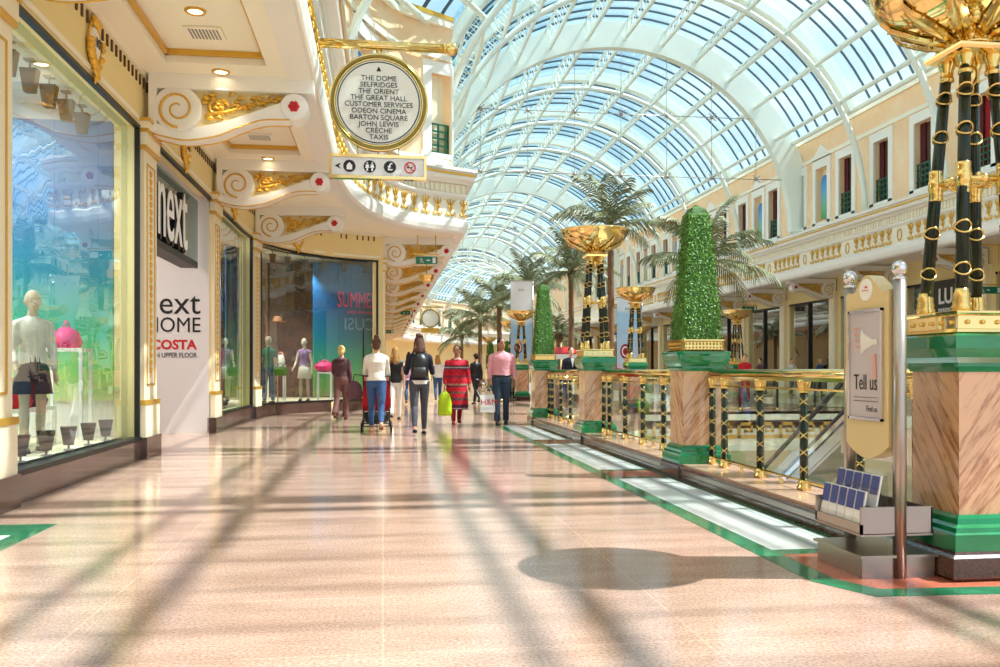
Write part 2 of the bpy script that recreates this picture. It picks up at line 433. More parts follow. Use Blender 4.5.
def pbox(mb, path, s0, s1, d0, d1, z0, z1, step=.6):
    """box that follows the path"""
    k = max(1, int(math.ceil((s1-s0)/step))); vs = []
    cuts = sorted(set([s0, s1]+[s0+(s1-s0)*i/k for i in range(1, k)]))
    for c in cuts:
        p, n, _ = path.at(c)
        for d, z in ((d0,z0),(d1,z0),(d1,z1),(d0,z1)): vs.append((p.x+n.x*d, p.y+n.y*d, z))
    m = len(cuts)
    fs = [(i*4+j, (i+1)*4+j, (i+1)*4+(j+1)%4, i*4+(j+1)%4) for i in range(m-1) for j in range(4)]
    fs += [(0,1,2,3), ((m-1)*4+3,(m-1)*4+2,(m-1)*4+1,(m-1)*4)]
    return mb.add(vs, fs)
def wall_cells(mb, path, s0, s1, z0, z1, d0, d1, openings):
    """wall with rectangular openings [(sa, sb, za, zb)]"""
    ss = sorted(set([s0, s1]+[x for o in openings for x in o[:2] if s0 < x < s1])); zs = sorted(set([z0, z1]+[x for o in openings for x in o[2:] if z0 < x < z1]))
    for a, b in zip(ss, ss[1:]):
        ops = [o for o in openings if o[0] < (a+b)/2 < o[1]]
        if not ops: pbox(mb, path, a, b, d0, d1, z0, z1, 1.0); continue
        for c, e in zip(zs, zs[1:]):
            if any(o[2] < (c+e)/2 < o[3] for o in ops): continue
            pbox(mb, path, a, b, d0, d1, c, e, 1.0)
    return mb
# ================================================================== camera, sun, sky
cam = bpy.data.cameras.new('camera'); co = bpy.data.objects.new('camera', cam); COL.objects.link(co)
cam.lens = F/1000*36; cam.sensor_width = 36; cam.shift_y = .0365; co.location = (0,0,CH); co.rotation_euler = (PI/2, 0, -YAW)
cam.clip_end = 600; SC.camera = co
SC.view_settings.view_transform = 'Standard'; SC.view_settings.look = 'None'; SC.view_settings.gamma = 1; SC.view_settings.use_curve_mapping = False
SC.view_settings.exposure = 0.56
SC.cycles.transparent_max_bounces = 24; SC.cycles.max_bounces = 10; SC.cycles.diffuse_bounces = 5; SC.cycles.glossy_bounces = 4
SC.cycles.sample_clamp_indirect = 6; SC.cycles.caustics_reflective = False; SC.cycles.caustics_refractive = False
sd = Vector((-2.05,.32,-3.4)).normalized()
sun = bpy.data.lights.new('sun', 'SUN'); sun.energy = 6.0; sun.angle = math.radians(.5); sun.color = (1,.97,.92)
so = bpy.data.objects.new('sun', sun); COL.objects.link(so); so.rotation_euler = sd.to_track_quat('-Z','Y').to_euler(); so.location = (20,0,30)
wd = bpy.data.worlds.new('sky'); SC.world = wd; wd.use_nodes = True; nt = wd.node_tree; bg = nt.nodes['Background']
tc = nt.nodes.new('ShaderNodeTexCoord'); n = nt.nodes.new('ShaderNodeTexNoise'); n.inputs['Scale'].default_value = 3.2; n.inputs['Detail'].default_value = 6
mp = nt.nodes.new('ShaderNodeMapping'); mp.inputs['Scale'].default_value = (1,1,2.4)
nt.links.new(tc.outputs['Generated'], mp.inputs[0]); nt.links.new(mp.outputs[0], n.inputs['Vector'])
r = nt.nodes.new('ShaderNodeValToRGB'); e = r.color_ramp.elements
e[0].position = .4; e[0].color = (*s2l((188,216,240)),1); e[1].position = .6; e[1].color = (*s2l((250,252,255)),1)
nt.links.new(n.outputs['Fac'], r.inputs[0]); nt.links.new(r.outputs[0], bg.inputs[0]); bg.inputs[1].default_value = 1.0

# ================================================================== paths
def arc(R, a0=0, a1=100, k=14, c=(40,105)):
    return [(c[0]-R*math.cos(math.radians(a0+(a1-a0)*i/k)), c[1]+R*math.sin(math.radians(a0+(a1-a0)*i/k))) for i in range(k+1)]
lw_curve = Path([(-3.12,20.6),(-3.06,21.6),(-2.86,22.7),(-2.2,24.1),(-1.2,25.1),(0,25.6)], 1).p
LW = Path([(-3.12,-8),(-3.12,7),(-3.12,12),(-3.12,17)]+[tuple(p) for p in lw_curve])
LW2 = Path([(0,25.55)]+arc(40))
lf_curve = Path([(-.95,16.5),(-.9,18.5),(-.72,20.4),(-.3,22.2),(.3,23.5),(1.1,24.4),(2.3,25.0)], 1).p
LF = Path([(-.95,-8),(-.95,5)]+[tuple(p) for p in lf_curve]+arc(37.7))
RF = Path(list(reversed(arc(22.7)))+[(17.3,60),(17.3,20),(17.3,-8)])
RW = Path(list(reversed(arc(20.2)))+[(19.8,60),(19.8,20),(19.8,-8)])
ZC = 5.05

# ================================================================== floors
EDGE = 3.6
wy = [tuple(p) for p in LW.p]
poly = [(-9,-8),(7,-8),(7,4.15),(EDGE,4.4),(EDGE,18.6),(7.0,23.0),(13.3,23.0),(13.3,30.5),(5.4,33),(5.4,48),(7.4,62),(8,105),(40,143),(-1,143),(-1,26),(-9,26)]
struct(MB().prism(poly, -.45, 0), 'floor', 'floor_granite', 'polished pink granite walkway floor')
struct(MB().span((3.5,-8,-5.6),(40,150,-5.5)), 'floor_lower', 'lower_floor', 'pale floor of the lower mall level')
struct(MB().prism([(13.3,-8),(26,-8),(26,140),(18,140),(13.3,105)], -.9, 0), 'floor_opposite', 'floor_granite', 'gallery floor on the far side of the void')
# slab edges
m = MB(); m.prism([(EDGE-.05,4.3),(EDGE,4.3),(EDGE,18.6),(7.0,23.0),(6.9,23.05),(EDGE-.05,18.7)], -1.0, -.45); struct(m, 'trim_1', 'cream', 'cream slab edge under the walkway balustrade')
struct(MB().span((3.62,4,-5.5),(3.9,18.6,-1.0)), 'wall_lower', 'cream', 'lower level wall beneath the walkway')
m = MB(); m.span((6.5,23.0,-1.05),(13.3,23.3,0)); m.span((6.5,22.92,-.22),(13.3,23.0,-.06)); m.span((6.5,22.92,-1.05),(13.3,23.0,-.9)); struct(m, 'trim_2', 'cream_light', 'cream fascia of the cross bridge')
key = MB()
for k in range(11):
    x = 6.6+k*.6; y0, y1 = 22.965, 23.01; z = -.72; w = .09
    for a in ((0,0,.52,w),(0,0,w,.44),(0,.44-w,.44,.44),(.38,.16,.44,.44),(.2,.16,.44,.22),(.2,.16,.26,.3),(.52-.0,0,.6,w)):
        key.span((x+a[0],y0,z+a[1]),(x+a[2],y1,z+a[3]))
struct(key, 'trim_3', 'gold_line', 'gold meander pattern on the bridge fascia')
m = MB(); m.span((13.0,-8,-1.0),(13.3,105,-.02)); m.span((12.92,-8,-.2),(13.0,105,-.05)); struct(m, 'trim_4', 'cream_light', 'cream fascia of the opposite gallery')
struct(MB().span((15.5,-8,-5.5),(15.8,105,-.9)), 'wall_lower_opposite', 'wall_yellow', 'lower level shop wall under the opposite gallery')
struct(MB().span((9.0,14.0,-.5),(13.0,16.4,0)), 'floor_landing', 'floor_granite', 'escalator landing slab')
# floor inlays (thin stone strips let into the floor)
g = MB(); T = .003
g.prism([(2.31,4.52),(2.46,4.56),(2.46,18.4),(2.31,18.4)], 0, T)
g.prism([(2.31,4.52),(2.48,4.17),(2.58,4.31),(2.46,4.56)], 0, T)
g.prism([(2.48,4.17),(7,3.97),(7,4.1),(2.58,4.31)], 0, T)
g.prism([(2.31,18.4),(2.46,18.3),(3.1,19.3),(6.6,23.6),(6.5,23.75)], 0, T)
for y in (5.2,9.05,9.75,13.45,14.15,18.1): g.span((2.46,y,0),(3.08,y+.14,T))
g.span((3.02,4.9,0),(3.08,18.0,T*1.3))
g.span((-3.0,6.5,0),(-2.41,6.95,T)); g.span((-2.56,2,0),(-2.41,6.5,T))
struct(g, 'floor_strip_green', 'green_floor', 'green marble border strip let into the floor')
w = MB()
for a, b in ((5.34,9.05),(9.89,13.45),(14.29,18.1)): w.span((2.46,a,0),(3.02,b,T*.8))
w.span((-3.0,2,0),(-2.56,6.5,T)); struct(w, 'floor_strip_white', 'white_marble', 'white marble panels beside the balustrade')
w = MB()
for a, b in ((5.34,9.05),(9.89,13.45),(14.29,18.1)): w.span((2.76,a,0),(2.82,b,T)); w.span((2.94,a,0),(2.97,b,T))
struct(w, 'floor_strip_grey', 'grey_marble', 'thin grey lines across the white marble panels')
w = MB()
for a, b in ((4.3,5.2),(9.19,9.75),(13.59,14.15)): w.span((2.47,a,0),(3.07,b,T*.8))
w.span((2.6,4.2,0),(7,4.4,T*.7)); struct(w, 'floor_strip_red', 'red_granite', 'red granite panels in front of the planters')

# ================================================================== kerb under the balustrade
k = MB(); PLY = [4.7,9.2,13.8,18.4]
for a, b in zip(PLY, PLY[1:]): k.span((3.09,a+.25,0),(3.62,b-.25,.055)); k.span((3.12,a+.25,.05),(3.62,b-.25,.115)); k.span((3.08,a+.25,.112),(3.62,b-.25,.14))
struct(k, 'kerb', 'brown_granite', 'brown granite kerb carrying the balustrade')
k = MB()
for a, b in zip(PLY, PLY[1:]): k.span((3.105,a+.3,.056),(3.125,b-.3,.110))
struct(k, 'kerb_trim', 'steel', 'recessed metal strip along the kerb')
k = MB()
for a, b in zip(PLY, PLY[1:]): k.span((3.12,a+.25,.14),(3.62,b-.25,.16))
struct(k, 'kerb_top', 'kerb_top', 'polished pink stone top of the kerb')

# ================================================================== walkway soffit with coffers
BR = [2.8,7.5,12.2,16.95,21.75]     # brackets, lined up with the pilasters
c = MB(); cf = MB(); gl = MB()
def soff(x0,y0,x1,y1): c.span((x0,y0,ZC),(x1,y1,ZC+.25))
soff(-3.3,-8,-.9,2.8)
for a, b in zip(BR[:3], BR[1:4]):
    ya, yb = a+.75, b-.6; xa, xb = -2.74, -1.48
    soff(-3.3,a,xa,b); soff(xb,a,-.9,b); soff(xa,a,xb,ya); soff(xa,yb,xb,b); cf.span((xa-.02,ya-.02,ZC+.16),(xb+.02,yb+.02,ZC+.22))
    for (p, q, r_, s_) in ((xa,ya,xa+.05,yb),(xb-.05,ya,xb,yb),(xa,ya,xb,ya+.05),(xa,yb-.05,xb,yb)): gl.span((p,q,ZC+.09),(r_,s_,ZC+.16))  # gold-tan strips also carry the shadow edge of the recess
cc = [(-3.3,17.0)]+[(p.x-.3*0, p.y) for p in LW.p if p.y > 17.2][:]+[(0,26.4),(2.25,26.4)]+[(p.x-.02,p.y) for p in reversed(LF.p) if 17.0 < p.y < 25.2]+[(-.9,17.0)]
c.prism(cc, ZC, ZC+.25)
a2 = arc(37.8); a3 = arc(40)
vs = [(0,26.4)]+a3; us = [(2.25,26.4)]+a2
for i in range(len(vs)-1): c.prism([vs[i],us[i],us[i+1],vs[i+1]], ZC, ZC+.2)
struct(c, 'ceiling', 'ceiling_paint', 'cream soffit over the walkway')
struct(cf, 'ceiling_coffer', 'ceiling_paint', 'sunken coffer panels in the soffit')
struct(gl, 'ceiling_trim', 'gold_line', 'gold edging of the soffit coffers with their shadow edge coloured in')
struct(MB().prism([(17.35,-8),(19.9,-8),(19.9,105),(17.35,105)], 5.2, 5.4), 'ceiling_opposite', 'ceiling_paint', 'soffit over the opposite gallery')

# ================================================================== walkway shop wall
sy = LW.s_of_y
WIN = [(sy(3.2),sy(7.12),.27,4.3),(sy(7.84),sy(11.85),.27,4.3),(sy(12.55),sy(16.6),-1,4.3),(sy(17.3),sy(21.4),.30,4.3),(sy(22.1),LW.L-.15,.30,4.3)]
m = MB(); wall_cells(m, LW, 0, LW.L, 0, ZC, -.3, 0, WIN); struct(m, 'wall_west', 'wall_yellow', 'yellow shopfront wall along the walkway')
m = MB(); pbox(m, LW2, .0, 79, -.3, 0, 0, ZC, 20); pbox(m, LW2, 79, LW2.L, -.3, 0, 0, ZC, 4); struct(m, 'wall_west_far', 'wall_yellow', 'yellow wall beyond the curved shopfront')
# skirting, thin frames
m = MB()
for s0, s1, z0, z1 in WIN:
    if z0 > 0: pbox(m, LW, s0, s1, -.1, .03, 0, z0-.03, .5)
pbox(m, LW2, 0, 79, 0, .03, 0, .27, 20); struct(m, 'baseboard_west', 'brown_granite', 'dark brown granite plinth under the shop windows')
m = MB()
for s0, s1, z0, z1 in WIN:
    pbox(m, LW, s0, s1, -.04, .025, z1-.05, z1, .5)
    if z0 > 0: pbox(m, LW, s0, s1, -.1, .035, z0-.03, z0+.02, .5); pbox(m, LW, s1-.05, s1, -.04, .02, z0, z1); pbox(m, LW, s0, s0+.05, -.04, .02, z0, z1)
struct(m, 'window_frame', 'black', 'thin black frame of the shop windows')
# raised dark bars carry the shade of the slots under the soffit
m = MB()
s_ = sy(2)
while s_ < LW.L-.3:
    pbox(m, LW, s_, s_+.04, -.01, .018, 4.84, 4.97); s_ += .17
struct(m, 'wall_vent', 'recess_dark', 'row of dark bars for the shaded slots below the soffit')
m = MB(); pbox(m, LW, 0, LW.L, 0, .04, 4.99, 5.05, .6); pbox(m, LW, sy(2), LW.L, 0, .02, 4.36, 4.42, .6); struct(m, 'trim_5', 'cream_light', 'cream moulding above the shop windows')
# window glass, mullions
for i, (s0, s1, z0, z1) in enumerate(WIN):
    if z0 < 0: continue
    n_ = 3 if i != 4 else 4
    root = None
    for k in range(n_):
        a = s0+(s1-s0)*k/n_; b = s0+(s1-s0)*(k+1)/n_
        mm = MB(); q = max(1, int((b-a)/.3)) if i >= 3 else 1
        for j in range(q):
            p0, n0, _ = LW.at(a+(b-a)*j/q+.004); p1, n1, _ = LW.at(a+(b-a)*(j+1)/q-(.004 if j == q-1 else 0))
            o = len(mm.v); P0 = p0-n0*.09; P1 = p1-n1*.09
            mm.v += [(P0.x,P0.y,z0),(P1.x,P1.y,z0),(P1.x,P1.y,z1-.04),(P0.x,P0.y,z1-.04)]; mm.f.append((o,o+1,o+2,o+3)); mm.sm.append(i >= 3)
        if root is None:
            root = struct(mm, 'window_%d' % (i+1), 'shop_glass', 'plate glass shop window in the yellow wall')
        else: mm.build('window_pane', 'shop_glass', root)
# display floor + interior shells
m = MB(); m.span((-6,2.8,.15),(-3.22,12.1,.27)); m.span((-6,17.2,.15),(-3.1,21,.29)); m.prism([(-6,21),(-3.35,21),(-3.2,22.9),(-2.55,24.6),(-1.45,25.7),(-.3,26.1),(-.3,29.8),(-6,30)], .15, .29)
struct(m, 'floor_display', 'cream', 'cream floor of the window displays')
m = MB(); m.span((-9,2,4.6),(-3.4,12.4,4.8)); m.span((-9,16.6,4.6),(-3.3,21,4.8)); m.prism([(-9,21),(-3.3,21),(-3.1,22.8),(-2.4,24.3),(-1.3,25.4),(-.3,25.8),(-.3,30),(-9,30)], 4.6, 4.8); struct(m, 'ceiling_shop', 'off_white', 'ceiling inside the shops')
m = MB(); m.span((-9,2,0),(-8.8,30,4.6)); m.span((-8.8,2,0),(-3.3,2.2,4.6)); m.span((-8.8,12.12,0),(-3.35,12.3,4.6)); m.span((-9,29.8,0),(-.3,30,4.6)); struct(m, 'wall_shop', 'jamb_white', 'inner walls of the shops')
# entrance of next
m = MB(); m.span((-9,16.58,0),(-3.14,17.0,4.3)); m.span((-9,12.3,0),(-8.8,16.6,4.3)); m.span((-8.8,12.32,0),(-3.3,12.5,4.3)); m.span((-9,12.3,4.22),(-3.3,16.7,4.34)); struct(m, 'wall_entrance', 'jamb_white', 'pale grey lining of the shop entrance')

# upper entablature -------------------------------------------------
def ornament():
    o = MB()
    def pl(pts, h=.03): o.prism(pts, 0, h, 'xz')
    # stalk, flared foot and three-lobed top on the xz plane, relief toward -y after mirror
    pl([(-.02,-.2),(.02,-.2),(.035,0),(.02,.12),(-.02,.12),(-.035,0)])
    for s in (-1, 1):
        o.tube([(s*.01,-.015,-.18),(s*.08,-.02,-.21),(s*.13,-.02,-.16),(s*.11,-.02,-.12)], [.02,.022,.018,.01], 5)
        o.tube([(s*.01,-.015,.06),(s*.06,-.02,.1),(s*.11,-.02,.17),(s*.08,-.02,.22)], [.018,.024,.02,.01], 5)
        o.tube([(s*.02,-.015,-.06),(s*.06,-.02,-.02),(s*.05,-.02,.05)], [.014,.016,.008], 5)
    o.tube([(0,-.015,.1),(0,-.02,.24)], [.03,.012], 5); return o
ORN = ornament()
def entab(side, P, near, far, tagw):
    X = 'west' if side == 'l' else 'east'
    L_ = {}
    def lay(nm, prof, mt, lab):
        m = MB(); sweep(m, P, prof, cap=True); return struct(m, nm, mt, lab)
    lay('trim_soffit_'+X, [(-.3,5.02),(.0,5.02),(.06,5.08),(.09,5.2),(.09,5.36),(.02,5.42),(-.3,5.42)], 'white_trim', 'white lower moulding of the %s entablature' % tagw)
    lay('frieze_'+X, [(-.3,5.42),(0,5.42),(0,6.02),(-.3,6.02)], 'cream_light', 'cream frieze of the %s entablature' % tagw)
    lay('architrave_'+X, [(-.3,6.02),(.04,6.02),(.08,6.08),(.08,6.13),(-.3,6.13)], 'white_trim', 'white moulding above the %s frieze' % tagw)
    lay('trim_band_'+X, [(-.3,6.13),(.02,6.13),(.02,6.40),(-.3,6.40)], 'cream', 'dentil band backing of the %s entablature' % tagw)
    lay('cornice_'+X, [(-.8,6.40),(.1,6.40),(.14,6.46),(.28,6.5),(.30,6.56),(.30,6.70),(.36,6.72),(.36,6.8),(.0,6.86),(-.8,6.86)], 'white_trim', 'white cornice of the %s entablature' % tagw)
    lay('trim_line_'+X, [(.30,6.60),(.325,6.61),(.325,6.66),(.30,6.67)], 'gold_line', 'gold line on the %s cornice' % tagw)
    d = MB(); o = MB(); s_ = P.s_of_y(near); e_ = P.s_of_y(far); s0, s1 = min(s_, e_), max(s_, e_)
    s_ = s0
    while s_ < s1: pbox(d, P, s_, s_+.09, .02, .07, 6.16, 6.37, 5); s_ += .17
    struct(d, 'dentil_moulding_'+X, 'cream_light', 'dentils of the %s entablature' % tagw)
    s_ = s0; k = 0; fr = MB()
    while s_ < s1:
        p, n_, t = P.at(s_)
        skip = side == 'r' and (k % 8 in (6, 7))
        if not skip:
            M = Matrix(((-t.x if side=='l' else -t.x, -n_.x, 0, p.x+n_.x*.005),(-t.y, -n_.y, 0, p.y+n_.y*.005),(0,0,1,5.73),(0,0,0,1)))
            o.merge(ORN, M @ Matrix.Scale(1.2 if side == 'r' else 1.05, 4))
        elif k % 8 == 6:
            p2, n2, t2 = P.at(s_+.2)
            R = Matrix(((n2.x, -t2.x, 0),(n2.y, -t2.y, 0),(0,0,1))); 
            fr.torus((p2.x+n2.x*.01, p2.y+n2.y*.01, 5.72), .19, .025, rot=Matrix(((-t2.x,0,n2.x),(-t2.y,0,n2.y),(0,1,0))), n=16, m=5, sx=.62)
        s_ += .42; k += 1
    struct(o, 'frieze_relief_'+X, 'gold_leaf', 'gilded palmettes along the %s frieze' % tagw)
    if fr.v: struct(fr, 'frieze_medallion_'+X, 'gold_line', 'oval gold rings on the %s frieze' % tagw)
entab('l', LF, 6, 62, 'walkway side'); entab('r', RF, 64, 16, 'opposite')
m = MB()
s_ = LF.s_of_y(6)
while s_ < LF.s_of_y(24.9):
    p, n_, t = LF.at(s_); m.ell((p.x+n_.x*.0, p.y+n_.y*.0, 5.5), (.014,.014,.03), 6, 4); m.ell((p.x+n_.x*.0, p.y+n_.y*.0, 5.95), (.014,.014,.03), 6, 4); s_ += .12
struct(m, 'trim_beads', 'gold_leaf', 'gold bead row on the walkway side frieze')

# upper walls with windows -----------------------------------------
ZW0, ZW1 = 6.8, 11.05
def upper(side, P, wins):
    X = 'west' if side == 'l' else 'east'; ops = []
    for y, kind in wins:
        s_ = y if side == 'l' else P.s_of_y(y); ops.append((s_-.48, s_+.48, 7.3, 9.55, kind, s_))
    m = MB(); wall_cells(m, P, 0, P.L, ZW0, ZW1, -1.05, -.75, [o[:4] for o in ops]); struct(m, 'wall_upper_'+X, 'peach_marble', 'peach marbled upper wall with windows')
    m = MB(); pbox(m, P, 0, P.L, -.8, -.66, 10.9, 11.1, 2); pbox(m, P, 0, P.L, -.76, -.7, 9.95, 10.1, 2); pbox(m, P, 0, P.L, -.76, -.68, 6.85, 7.12, 2); struct(m, 'trim_upper_'+X, 'cream_light', 'cream string courses of the upper wall')
    m = MB(); pbox(m, P, 0, P.L, -.82, -.64, 11.1, 11.22, 2); struct(m, 'roof_gutter_'+X, 'gold_line', 'eaves line of the upper wall')
    for i, (a, b, z0, z1, kind, sc) in enumerate(ops):
        f = MB()
        for (p, q, r_, t_) in ((a-.25,a,z0-.1,z1+.26),(b,b+.25,z0-.1,z1+.26),(a,b,z1,z1+.26),(a-.3,b+.3,z0-.14,z0),(a-.28,b+.28,z1+.26,z1+.34)): pbox(f, P, p, q, -.76, -.69, r_, t_)
        if kind == 'b':
            p, n_, t = P.at(sc); M = Matrix(((t.x, -n_.x, 0, p.x-n_.x*.74),(t.y, -n_.y, 0, p.y-n_.y*.74),(0,0,1,0),(0,0,0,1)))
            q = MB().prism([(-.75,9.95),(.75,9.95),(0,10.5)], -.08, .02, 'xz'); f.merge(q, M)
        w_ = struct(f, 'window_%d' % (10+i+(0 if side == 'l' else 6)), 'white_trim', 'upper wall window with white surround')
        bk = MB(); pbox(bk, P, a, b, -1.06, -1.0, z0, z1); bk.build('window_blind', 'cream' if side == 'l' or kind == 'b' else 'curtain_red' if kind == 'r' else 'recess_dark', w_)  # closing panel; its brown version stands for the dark inside of the window
        if kind in 'gr':
            q = MB()
            for u in range(5): s_ = a+.02+(b-a-.08)*u/4; pbox(q, P, s_, s_+.045, -.84, -.8, z0, z0+.85)
            for v in range(5): pbox(q, P, a, b, -.84, -.8, z0+.02+v*.2, z0+.065+v*.2)
            q.build('window_grille', 'grille_green', w_)
            q = MB(); pbox(q, P, a+.02, a+.3, -.98, -.93, z0, z1); q.build('window_drape', 'cream' if side == 'l' else 'curtain_dark', w_)
        if kind == 'b':
            p, n_, t = P.at(sc); pts = [(-.28,0)]+[(.28,0)]+[(.28*math.cos(x*PI/10), 1.5+.28*math.sin(x*PI/10)) for x in range(0, 11)]
            q = MB().prism(pts, -.02, .02, 'xz'); o = q.build('window_picture', 'arch_picture', w_)
            o.matrix_world = Matrix(((t.x, -n_.x, 0, p.x-n_.x*.86),(t.y, -n_.y, 0, p.y-n_.y*.86),(0,0,1,z0+.15),(0,0,0,1)))
ys = [(24.6,'r'),(27.5,'g'),(30.0,'g'),(32.5,'g'),(34.4,'b'),(36.4,'g'),(38.96,'g'),(40.6,'b'),(42.5,'g')]
for k in range(5): ys += [(45.0+k*6.1,'g'),(46.8+k*6.1,'b'),(48.6+k*6.1,'g')]
ys += [(22.0,'r'),(19.5,'g')]
upper('r', RF, ys)
LFU = Path([p+n_*.4 for p, n_ in zip(LF.p, LF.n)])
ic = max(i for i, p in enumerate(LF.p) if p.y < 25.01 and p.x < 2.31); cs = LFU.s[ic]
LF_ = LF; LF = LFU
upper('l', LFU, [(LF.s_of_y(12),'g'),(LF.s_of_y(15),'g'),(LF.s_of_y(19.5),'g'),(LF.s_of_y(22.3),'b'),(cs-.62,'g')]+[(LF.s_of_y(105)+q,'g') for q in (3,6,9,12,15,18,21,24,27)]+[(LF.s_of_y(y),'g') for y in (40,60,80)])

LF = LF_
# opposite ground floor shops ---------------------------------------
ops = []; y = 17.0; pil = []
while y < 98:
    ops.append((RW.s_of_y(y+4.4), RW.s_of_y(y+.5), .3, 4.35)); pil.append(y); y += 4.9
m = MB(); wall_cells(m, RW, 0, RW.L, 0, 5.2, -.3, 0, ops); struct(m, 'wall_east', 'wall_yellow', 'yellow shop wall of the opposite gallery')
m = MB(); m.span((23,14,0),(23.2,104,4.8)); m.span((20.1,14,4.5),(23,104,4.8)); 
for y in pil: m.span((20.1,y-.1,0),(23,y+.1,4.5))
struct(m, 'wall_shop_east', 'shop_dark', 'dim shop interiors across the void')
m = MB()
for a, b, z0, z1 in ops:
    p, _, _ = RW.at(a); q, _, _ = RW.at(b); mm = [(p.x+.1,p.y,z0),(q.x+.1,q.y,z0),(q.x+.1,q.y,z1),(p.x+.1,p.y,z1)]; m.add(mm, [(0,1,2,3)])
struct(m, 'window_east_glass', 'shop_glass_far', 'shop window glass across the void')
m = MB()
for a, b, z0, z1 in ops: pbox(m, RW, a, b, -.1, .02, z1-.08, z1); pbox(m, RW, (a+b)/2-.04, (a+b)/2+.04, -.12, 0, z0, z1); pbox(m, RW, a, b, -.1, .02, z0-.05, z0)
struct(m, 'window_east_frame', 'black', 'dark frames of the shop windows across the void')
m = MB()
for y in pil: m.box((19.72,y,2.6),(.16,.5,3.6)); m.box((19.7,y,.4),(.22,.6,.8)); m.box((19.7,y,4.5),(.24,.62,.25)); m.box((19.63,y,2.6),(.03,.26,3.2))
struct(m, 'pillar_east', 'cream', 'cream pilasters of the opposite shops')
# stock seen through the opposite windows
shopc = ['red','white','jeans_blue','pink','teal_cloth','gold_line','off_white']
rr = random.Random(3)
for i in range(26):
    y = 18+i*2.0+rr.random(); x = 21.2+rr.random()*1.2
    h = .9+rr.random()*1.3
    m = MB(); m.box((x,y,.1),(.5,.9,.2)); m.box((x,y,h/2+.1),(.44,.8,h)); m.box((x,y,h+.14),(.5,.9,.06)); r0 = m.build('display_unit', rr.choice(['off_white','grey','dark_grey']))
    tag(r0, 'display unit with stock behind the glass of the opposite shops', 'shop display', 'display units in the opposite shops')
    m = MB(); 
    for q in range(4): m.box((x-.3,y-.3+.2*q,h*.7),(.1,.16,.35))
    m.build('stock', rr.choice(shopc), r0)
# ================================================================== glass roof
CP = Path([(9.8,-12),(9.8,0),(9.8,60),(9.8,104.9)]+arc(30.2, 0, 100, 30))
KL = [(-20,1.42),(17,1.42),(20.5,1.38),(22,1.33),(24,1.2),(25,1.08),(26,1.02),(27,1.0),(500,1)]
def kl(y):
    for (a, b), (c_, d_) in zip(KL, KL[1:]):
        if a <= y <= c_: return b+(d_-b)*(y-a)/(c_-a)
    return 1
def rp(s, ang, r_):
    p, n_, t = CP.at(s); d = r_*math.cos(ang)
    if d < 0: d *= kl(p.y)
    return (p.x+n_.x*d, p.y+n_.y*d, 7+r_*math.sin(ang))
A0, A1 = math.radians(26.9), math.radians(153.1)
sY = lambda y: y+12
bays = [sY(y) for y in (-8,-4,1,6,11,16,21,26,30.7,36.3)]
b = 36.3
while b < 104: b += 6.05; bays.append(sY(b))
while bays[-1] < CP.L-4: bays.append(bays[-1]+5.0)
THICK = {9, 14, 19}
def ring(mb, s, r0, r1, hw, a0, a1, n=48):
    """rectangular section arch"""
    vs = []
    for i in range(n+1):
        a = a0+(a1-a0)*i/n
        for (ds, r_) in ((-hw,r0),(hw,r0),(hw,r1),(-hw,r1)): vs.append(rp(s+ds, a, r_))
    fs = [(i*4+j, i*4+(j+1)%4, (i+1)*4+(j+1)%4, (i+1)*4+j) for i in range(n) for j in range(4)]+[(3,2,1,0), (n*4,n*4+1,n*4+2,n*4+3)]
    return mb.add(vs, fs)
for i, s in enumerate(bays):
    a = MB()
    if i in THICK:
        vs_ = []; n = 48
        ring(a, s, 7.75, 8.85, .2, 0.02, PI-.02)
    else:
        a.tube([rp(s, t_*PI/40, 8.0) for t_ in range(0, 41)], .11, 8)
        ring(a, s+.5, 8.5, 8.8, .22, A0, A1, 36)
        for q in (41.75,53.25,64.75,76.25,87.75,99.25,110.75,122.25,133.75):
            pa = rp(s, math.radians(q), 8.0); pb = rp(s+.5, math.radians(q), 8.5); a.tube([pa, pb], .04, 5)
    struct(a, 'roof_beam', 'roof_white', 'white arched rib of the glass roof' if i not in THICK else 'deep white arch of the glass roof')
for i in range(len(bays)-1):
    s0, s1 = bays[i], bays[i+1]; g = MB(); n = 22; m_ = 3; vs = []
    for k in range(m_+1):
        for j in range(n+1): vs.append(rp(s0+(s1-s0)*k/m_, A0+(A1-A0)*j/n, 8.9))
    g.add(vs, [(k*(n+1)+j, (k+1)*(n+1)+j, (k+1)*(n+1)+j+1, k*(n+1)+j+1) for k in range(m_) for j in range(n)], True)
    struct(g, 'roof_glass', 'roof_glass', 'glazed bay of the barrel roof')
    d = MB()
    for k in range(1, 7):
        s = s0+(s1-s0)*k/7+.1; ring(d, s, 8.82, 8.9, .014, A0, A1, 30)
    struct(d, 'roof_glazing_bar', 'bar_dark', 'dark glazing bars of one roof bay')
for q in range(11):
    ang = math.radians(30.25+11.5*q+ (0 if q < 99 else 0))
    if ang > A1: break
    ss = sorted(set([bays[0]]+[x for x in bays]+[s0+.5*(s1-s0) for s0, s1 in zip(bays, bays[1:])]))
    p = MB(); p.tube([rp(s, ang, 8.12) for s in ss], .085, 8); p.tube([rp(s, ang, 8.78) for s in ss], .055, 5)
    s = bays[3]
    while s < sY(100): p.tube([rp(s, ang, 8.12), rp(s+.35, ang, 8.78), rp(s+.7, ang, 8.12)], .02, 4); s += .7
    struct(p, 'roof_purlin', 'roof_white', 'long white tube running the length of the glass roof')
g = MB()
for ang in (A0, A1):
    ss = bays
    g.tube([rp(s, ang, 8.75) for s in ss], .1, 6)
struct(g, 'roof_trim', 'roof_white', 'white eaves rail of the glass roof')
